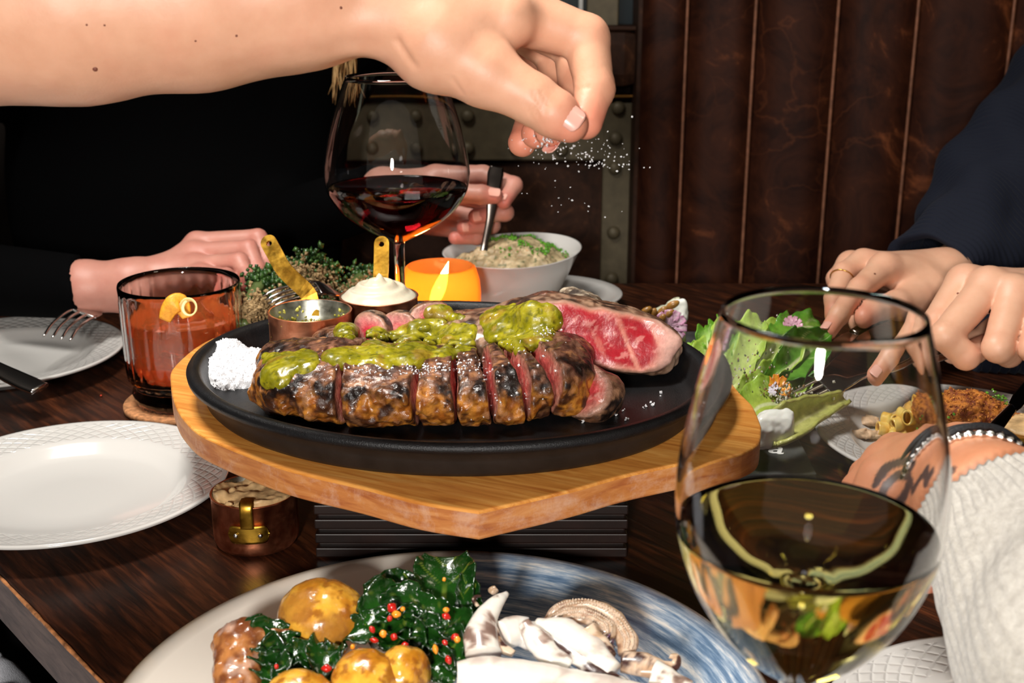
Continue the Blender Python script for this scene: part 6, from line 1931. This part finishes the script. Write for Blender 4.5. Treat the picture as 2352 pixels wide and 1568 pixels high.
# ring, watchless
rg = P(1936, 640, 1.076)
ax = fingC[2][2][0] - fingC[2][1][0]; ax /= np.linalg.norm(ax)
s_ = np.cross(ax, (0, 0, 1)); s_ /= np.linalg.norm(s_); u_ = np.cross(s_, ax)
rc_ = fingC[2][1][0] + ax * .006
obj('gold_ring', *tube([rc_ + .0102 * (math.cos(t) * s_ + math.sin(t) * u_) for t in np.linspace(0, 2 * PI, 40, endpoint=False)], .0006, 8, 1, closed=True), M['gold'], pC)
nail(bC_, fingC2[0][-1][0], fingC2[0][-2][0], toward_cam(fingC2[0][-1][0]) + np.array([-.4, 0, .1]), .0050, .0105, .0084, back=.5)
nail(bC_, fingC[1][-1][0], fingC[1][-2][0], (-.5, -.3, .8), .0046, .0100, .0076, back=.5)
for (x, y, r) in [(2009, 629, .0010), (2200, 674, .0010)]:
    dr = P(x, y, 1) - np.array([0, 0, CAMH])
    if 'bvC' not in globals(): bvC = BVHTree.FromPolygons([tuple(p) for p in V], Fc)
    h_ = bvC.ray_cast(Vector((0, 0, CAMH)), Vector(dr))
    if h_[0] is not None: obj('mole', *net(ell(np.array(h_[0]), (r, r * .6, r)), np.array(h_[0]) - r * 1.5, np.array(h_[0]) + r * 1.5, r * .4), M['mole'], bC_)
knife('table_knife', 'dark table knife pressed down by the extended index finger into the salad', [P(2110, 700, 1.08), P(2020, 735, 1.045), P(1950, 775, 1.01), P(1890, 830, .975), P(1840, 890, .945)], (-.3, -.5, .8), .0062, .0075, .45, M['steeldark'], M['steel'])
fork('fork', 'silver fork held in the fist at the right, tines in the salad', [P(1790, 935, .925), P(1835, 915, .93), P(1885, 893, .936), P(1925, 880, .94), P(1960, 876, .942), P(2010, 860, .948), P(2130, 832, .962), P(2260, 785, .985), P(2360, 750, 1.01)], (-.2, -.4, 1), .0125, .042, M['steel'], hw=.004)

# ------------------------------------------------------------------ D: person in the white knit, tattooed hand
armD = [J(2700, 1900, .47, .045), J(2460, 1420, .51, .036), J(2290, 1180, .555, .0270), J(2215, 1105, .590, .0235)]
palmD = [(P(2075, 1052, .640), .0215, .0125, None), (P(2045, 1075, .625), .0215, .0125, None), (P(2035, 1110, .610), .021, .012, None), (P(2060, 1150, .592), .0195, .011, None)]
thenD = [[J(2200, 1080, .615, .018), J(2190, 1040, .65, .0135), J(2200, 1020, .68, .0105), J(2230, 1015, .70, .009)]]
fingD = [
    [J(2075, 1052, .640, .0125), J(2000, 1095, .645, .0100), J(1998, 1150, .635, .0092), J(2040, 1190, .630, .0080)],
    [J(2045, 1075, .625, .0125), J(1985, 1125, .625, .0102), J(2010, 1190, .615, .0094), J(2060, 1225, .61, .0080)],
    [J(2035, 1110, .610, .012), J(1995, 1170, .605, .0100), J(2040, 1235, .595, .0092), J(2095, 1262, .592, .0080)],
    [J(2060, 1150, .592, .011), J(2035, 1220, .588, .0092), J(2075, 1290, .580, .0086), J(2128, 1325, .575, .0076)]]
f, tint, allp = hand_sdf(armD, palmD, thenD, fingD, kp=.012, kf=.0008)
VD, FD = arm_net(f, armD, allp, .00165)
cD = tint(VD)
strokes = [[(2060, 1168), (2035, 1150), (2050, 1110), (2080, 1090), (2110, 1100), (2095, 1140), (2070, 1165)], [(2020, 1110), (2060, 1070), (2110, 1055), (2120, 1062), (2105, 1085)], [(2110, 1062), (2108, 1095), (2120, 1125), (2150, 1090), (2165, 1075), (2160, 1110), (2185, 1080)], [(2080, 1060), (2040, 1075), (2020, 1110)]]
cam0 = np.array([0, 0, CAMH])
q = VD - cam0
zc_v = q[:, 1] * cp - q[:, 2] * sp
# tattoo strokes live on the skin near these 3-D polylines
bvD = BVHTree.FromPolygons([tuple(p) for p in VD], FD.tolist())
ink = np.zeros(len(VD))
for s in strokes:
    pr_ = []
    for (x, y) in s:
        h_ = bvD.ray_cast(Vector(cam0), Vector(P(x, y, 1) - cam0))
        if h_[0] is not None: pr_.append(np.array(h_[0]))
    if len(pr_) < 2: continue
    pr_ = catmull(pr_, 5)
    for a_, b_ in zip(pr_[:-1], pr_[1:]):
        d = rcone(a_, b_, .0, .0)(VD)
        ink = np.maximum(ink, sstep(.0032, .0020, d))
cD[:, 1] = ink * .92
pD = thing('person', P(2460, 1500, .51), 'person in a white ribbed knit at the lower right with tattooed hand and bracelets', 'person')
bD_ = obj('body', VD, FD, M['skinD'], pD, True, cD)
nail(bD_, fingD[3][-1][0], fingD[3][-2][0], toward_cam(fingD[3][-1][0]), .0048, .0095, .0078, back=.5)
knit, nt, b = newmat('white_knit'); setp(b, rough=.9, sheen=.4)
nt.links.new(ramp(nt, noise(nt, 300, 4), [(.3, (.38, .35, .31)), (.7, (.53, .50, .45))]), b.inputs['Base Color'])
bump(nt, b, noise(nt, 900, 3), .8, .0010)
pts = [P(2268, 1155, .545), P(2330, 1235, .53), P(2420, 1370, .505), P(2520, 1560, .475), P(2700, 1900, .44)]
p2 = np.array(catmull(pts, 14)); n = 220; th = np.linspace(0, 2 * PI, n, endpoint=False)
rad = np.interp(np.linspace(0, 1, len(p2)), [0, .12, .25, .5, 1], [.0300, .0330, .0375, .047, .058])
tg, S, U = frames(p2, (0, 0, 1)); V = []
for i in range(len(p2)):
    t_ = i / (len(p2) - 1)
    amp = .0011 if t_ < .26 else .0011 * max(0, 1 - (t_ - .26) / .05) + .0004
    freq = 44
    fold = 1 + .05 * np.sin(th * 2 + t_ * 9) * sstep(.2, .5, np.array([t_]))[0] + .03 * np.sin(th * 5 + t_ * 16) * sstep(.25, .5, np.array([t_]))[0]
    rr2 = rad[i] * fold + amp * np.sign(np.sin(th * freq)) * np.abs(np.sin(th * freq)) ** .7
    V.append(p2[i] + rr2[:, None] * (np.cos(th)[:, None] * S[i] + np.sin(th)[:, None] * U[i]))
V = np.array(V).reshape(-1, 3)
Fc = [[i * n + k, (i + 1) * n + k, (i + 1) * n + (k + 1) % n, i * n + (k + 1) % n] for i in range(len(p2) - 1) for k in range(n)]
nV = len(V); V = np.vstack([V, p2[0] + (V[:n] - p2[0]) * .82 + tg[0] * .004]); Fc += [[k, (k + 1) % n, nV + (k + 1) % n, nV + k] for k in range(n)]
obj('sleeve', V, Fc, knit, pD)
# bracelets round the wrist
def brace(c, axis, r, rad_, m, name, squash=1.0, tw=0, rot=0, n=72):
    axis = np.array(axis, float); axis /= np.linalg.norm(axis)
    s = np.cross(axis, (0, 0, 1)); s /= np.linalg.norm(s); u = np.cross(s, axis)
    pts = []; rr3 = []
    for k in range(n):
        t = 2 * PI * k / n
        pts.append(c + r * math.cos(t) * s + r * squash * math.sin(t) * u); rr3.append(rad_ * (1 + (.25 * math.sin(t * 40) if tw else 0)))
    obj(name, *tube(pts, rr3, 10, 1, closed=True), m, pD)
wa = (P(2215, 1105, .590) - P(2290, 1180, .555)); wa /= np.linalg.norm(wa); wc = P(2250, 1140, .575)
brace(wc + wa * .006, wa + np.array([.15, 0, .1]), .0300, .0019, M['silver'], 'silver_bangle', tw=1, n=240)
brace(wc + wa * .012, wa + np.array([-.1, .1, 0]), .0300, .0021, M['cord'], 'cord_bracelet')
brace(wc + wa * .015, wa + np.array([.1, -.15, .05]), .0292, .0021, M['cord'], 'cord_bracelet')
kn = wc + wa * .0135 + toward_cam(wc) * .0262 + np.array([-.009, 0, .006])
obj('cord_knot', *net(lambda X: ell(kn, (.0042, .0034, .0034))(X) + (fbm(X, 400, 2, 3) - .5) * .002, kn - .007, kn + .007, .0006), M['cord'], pD)
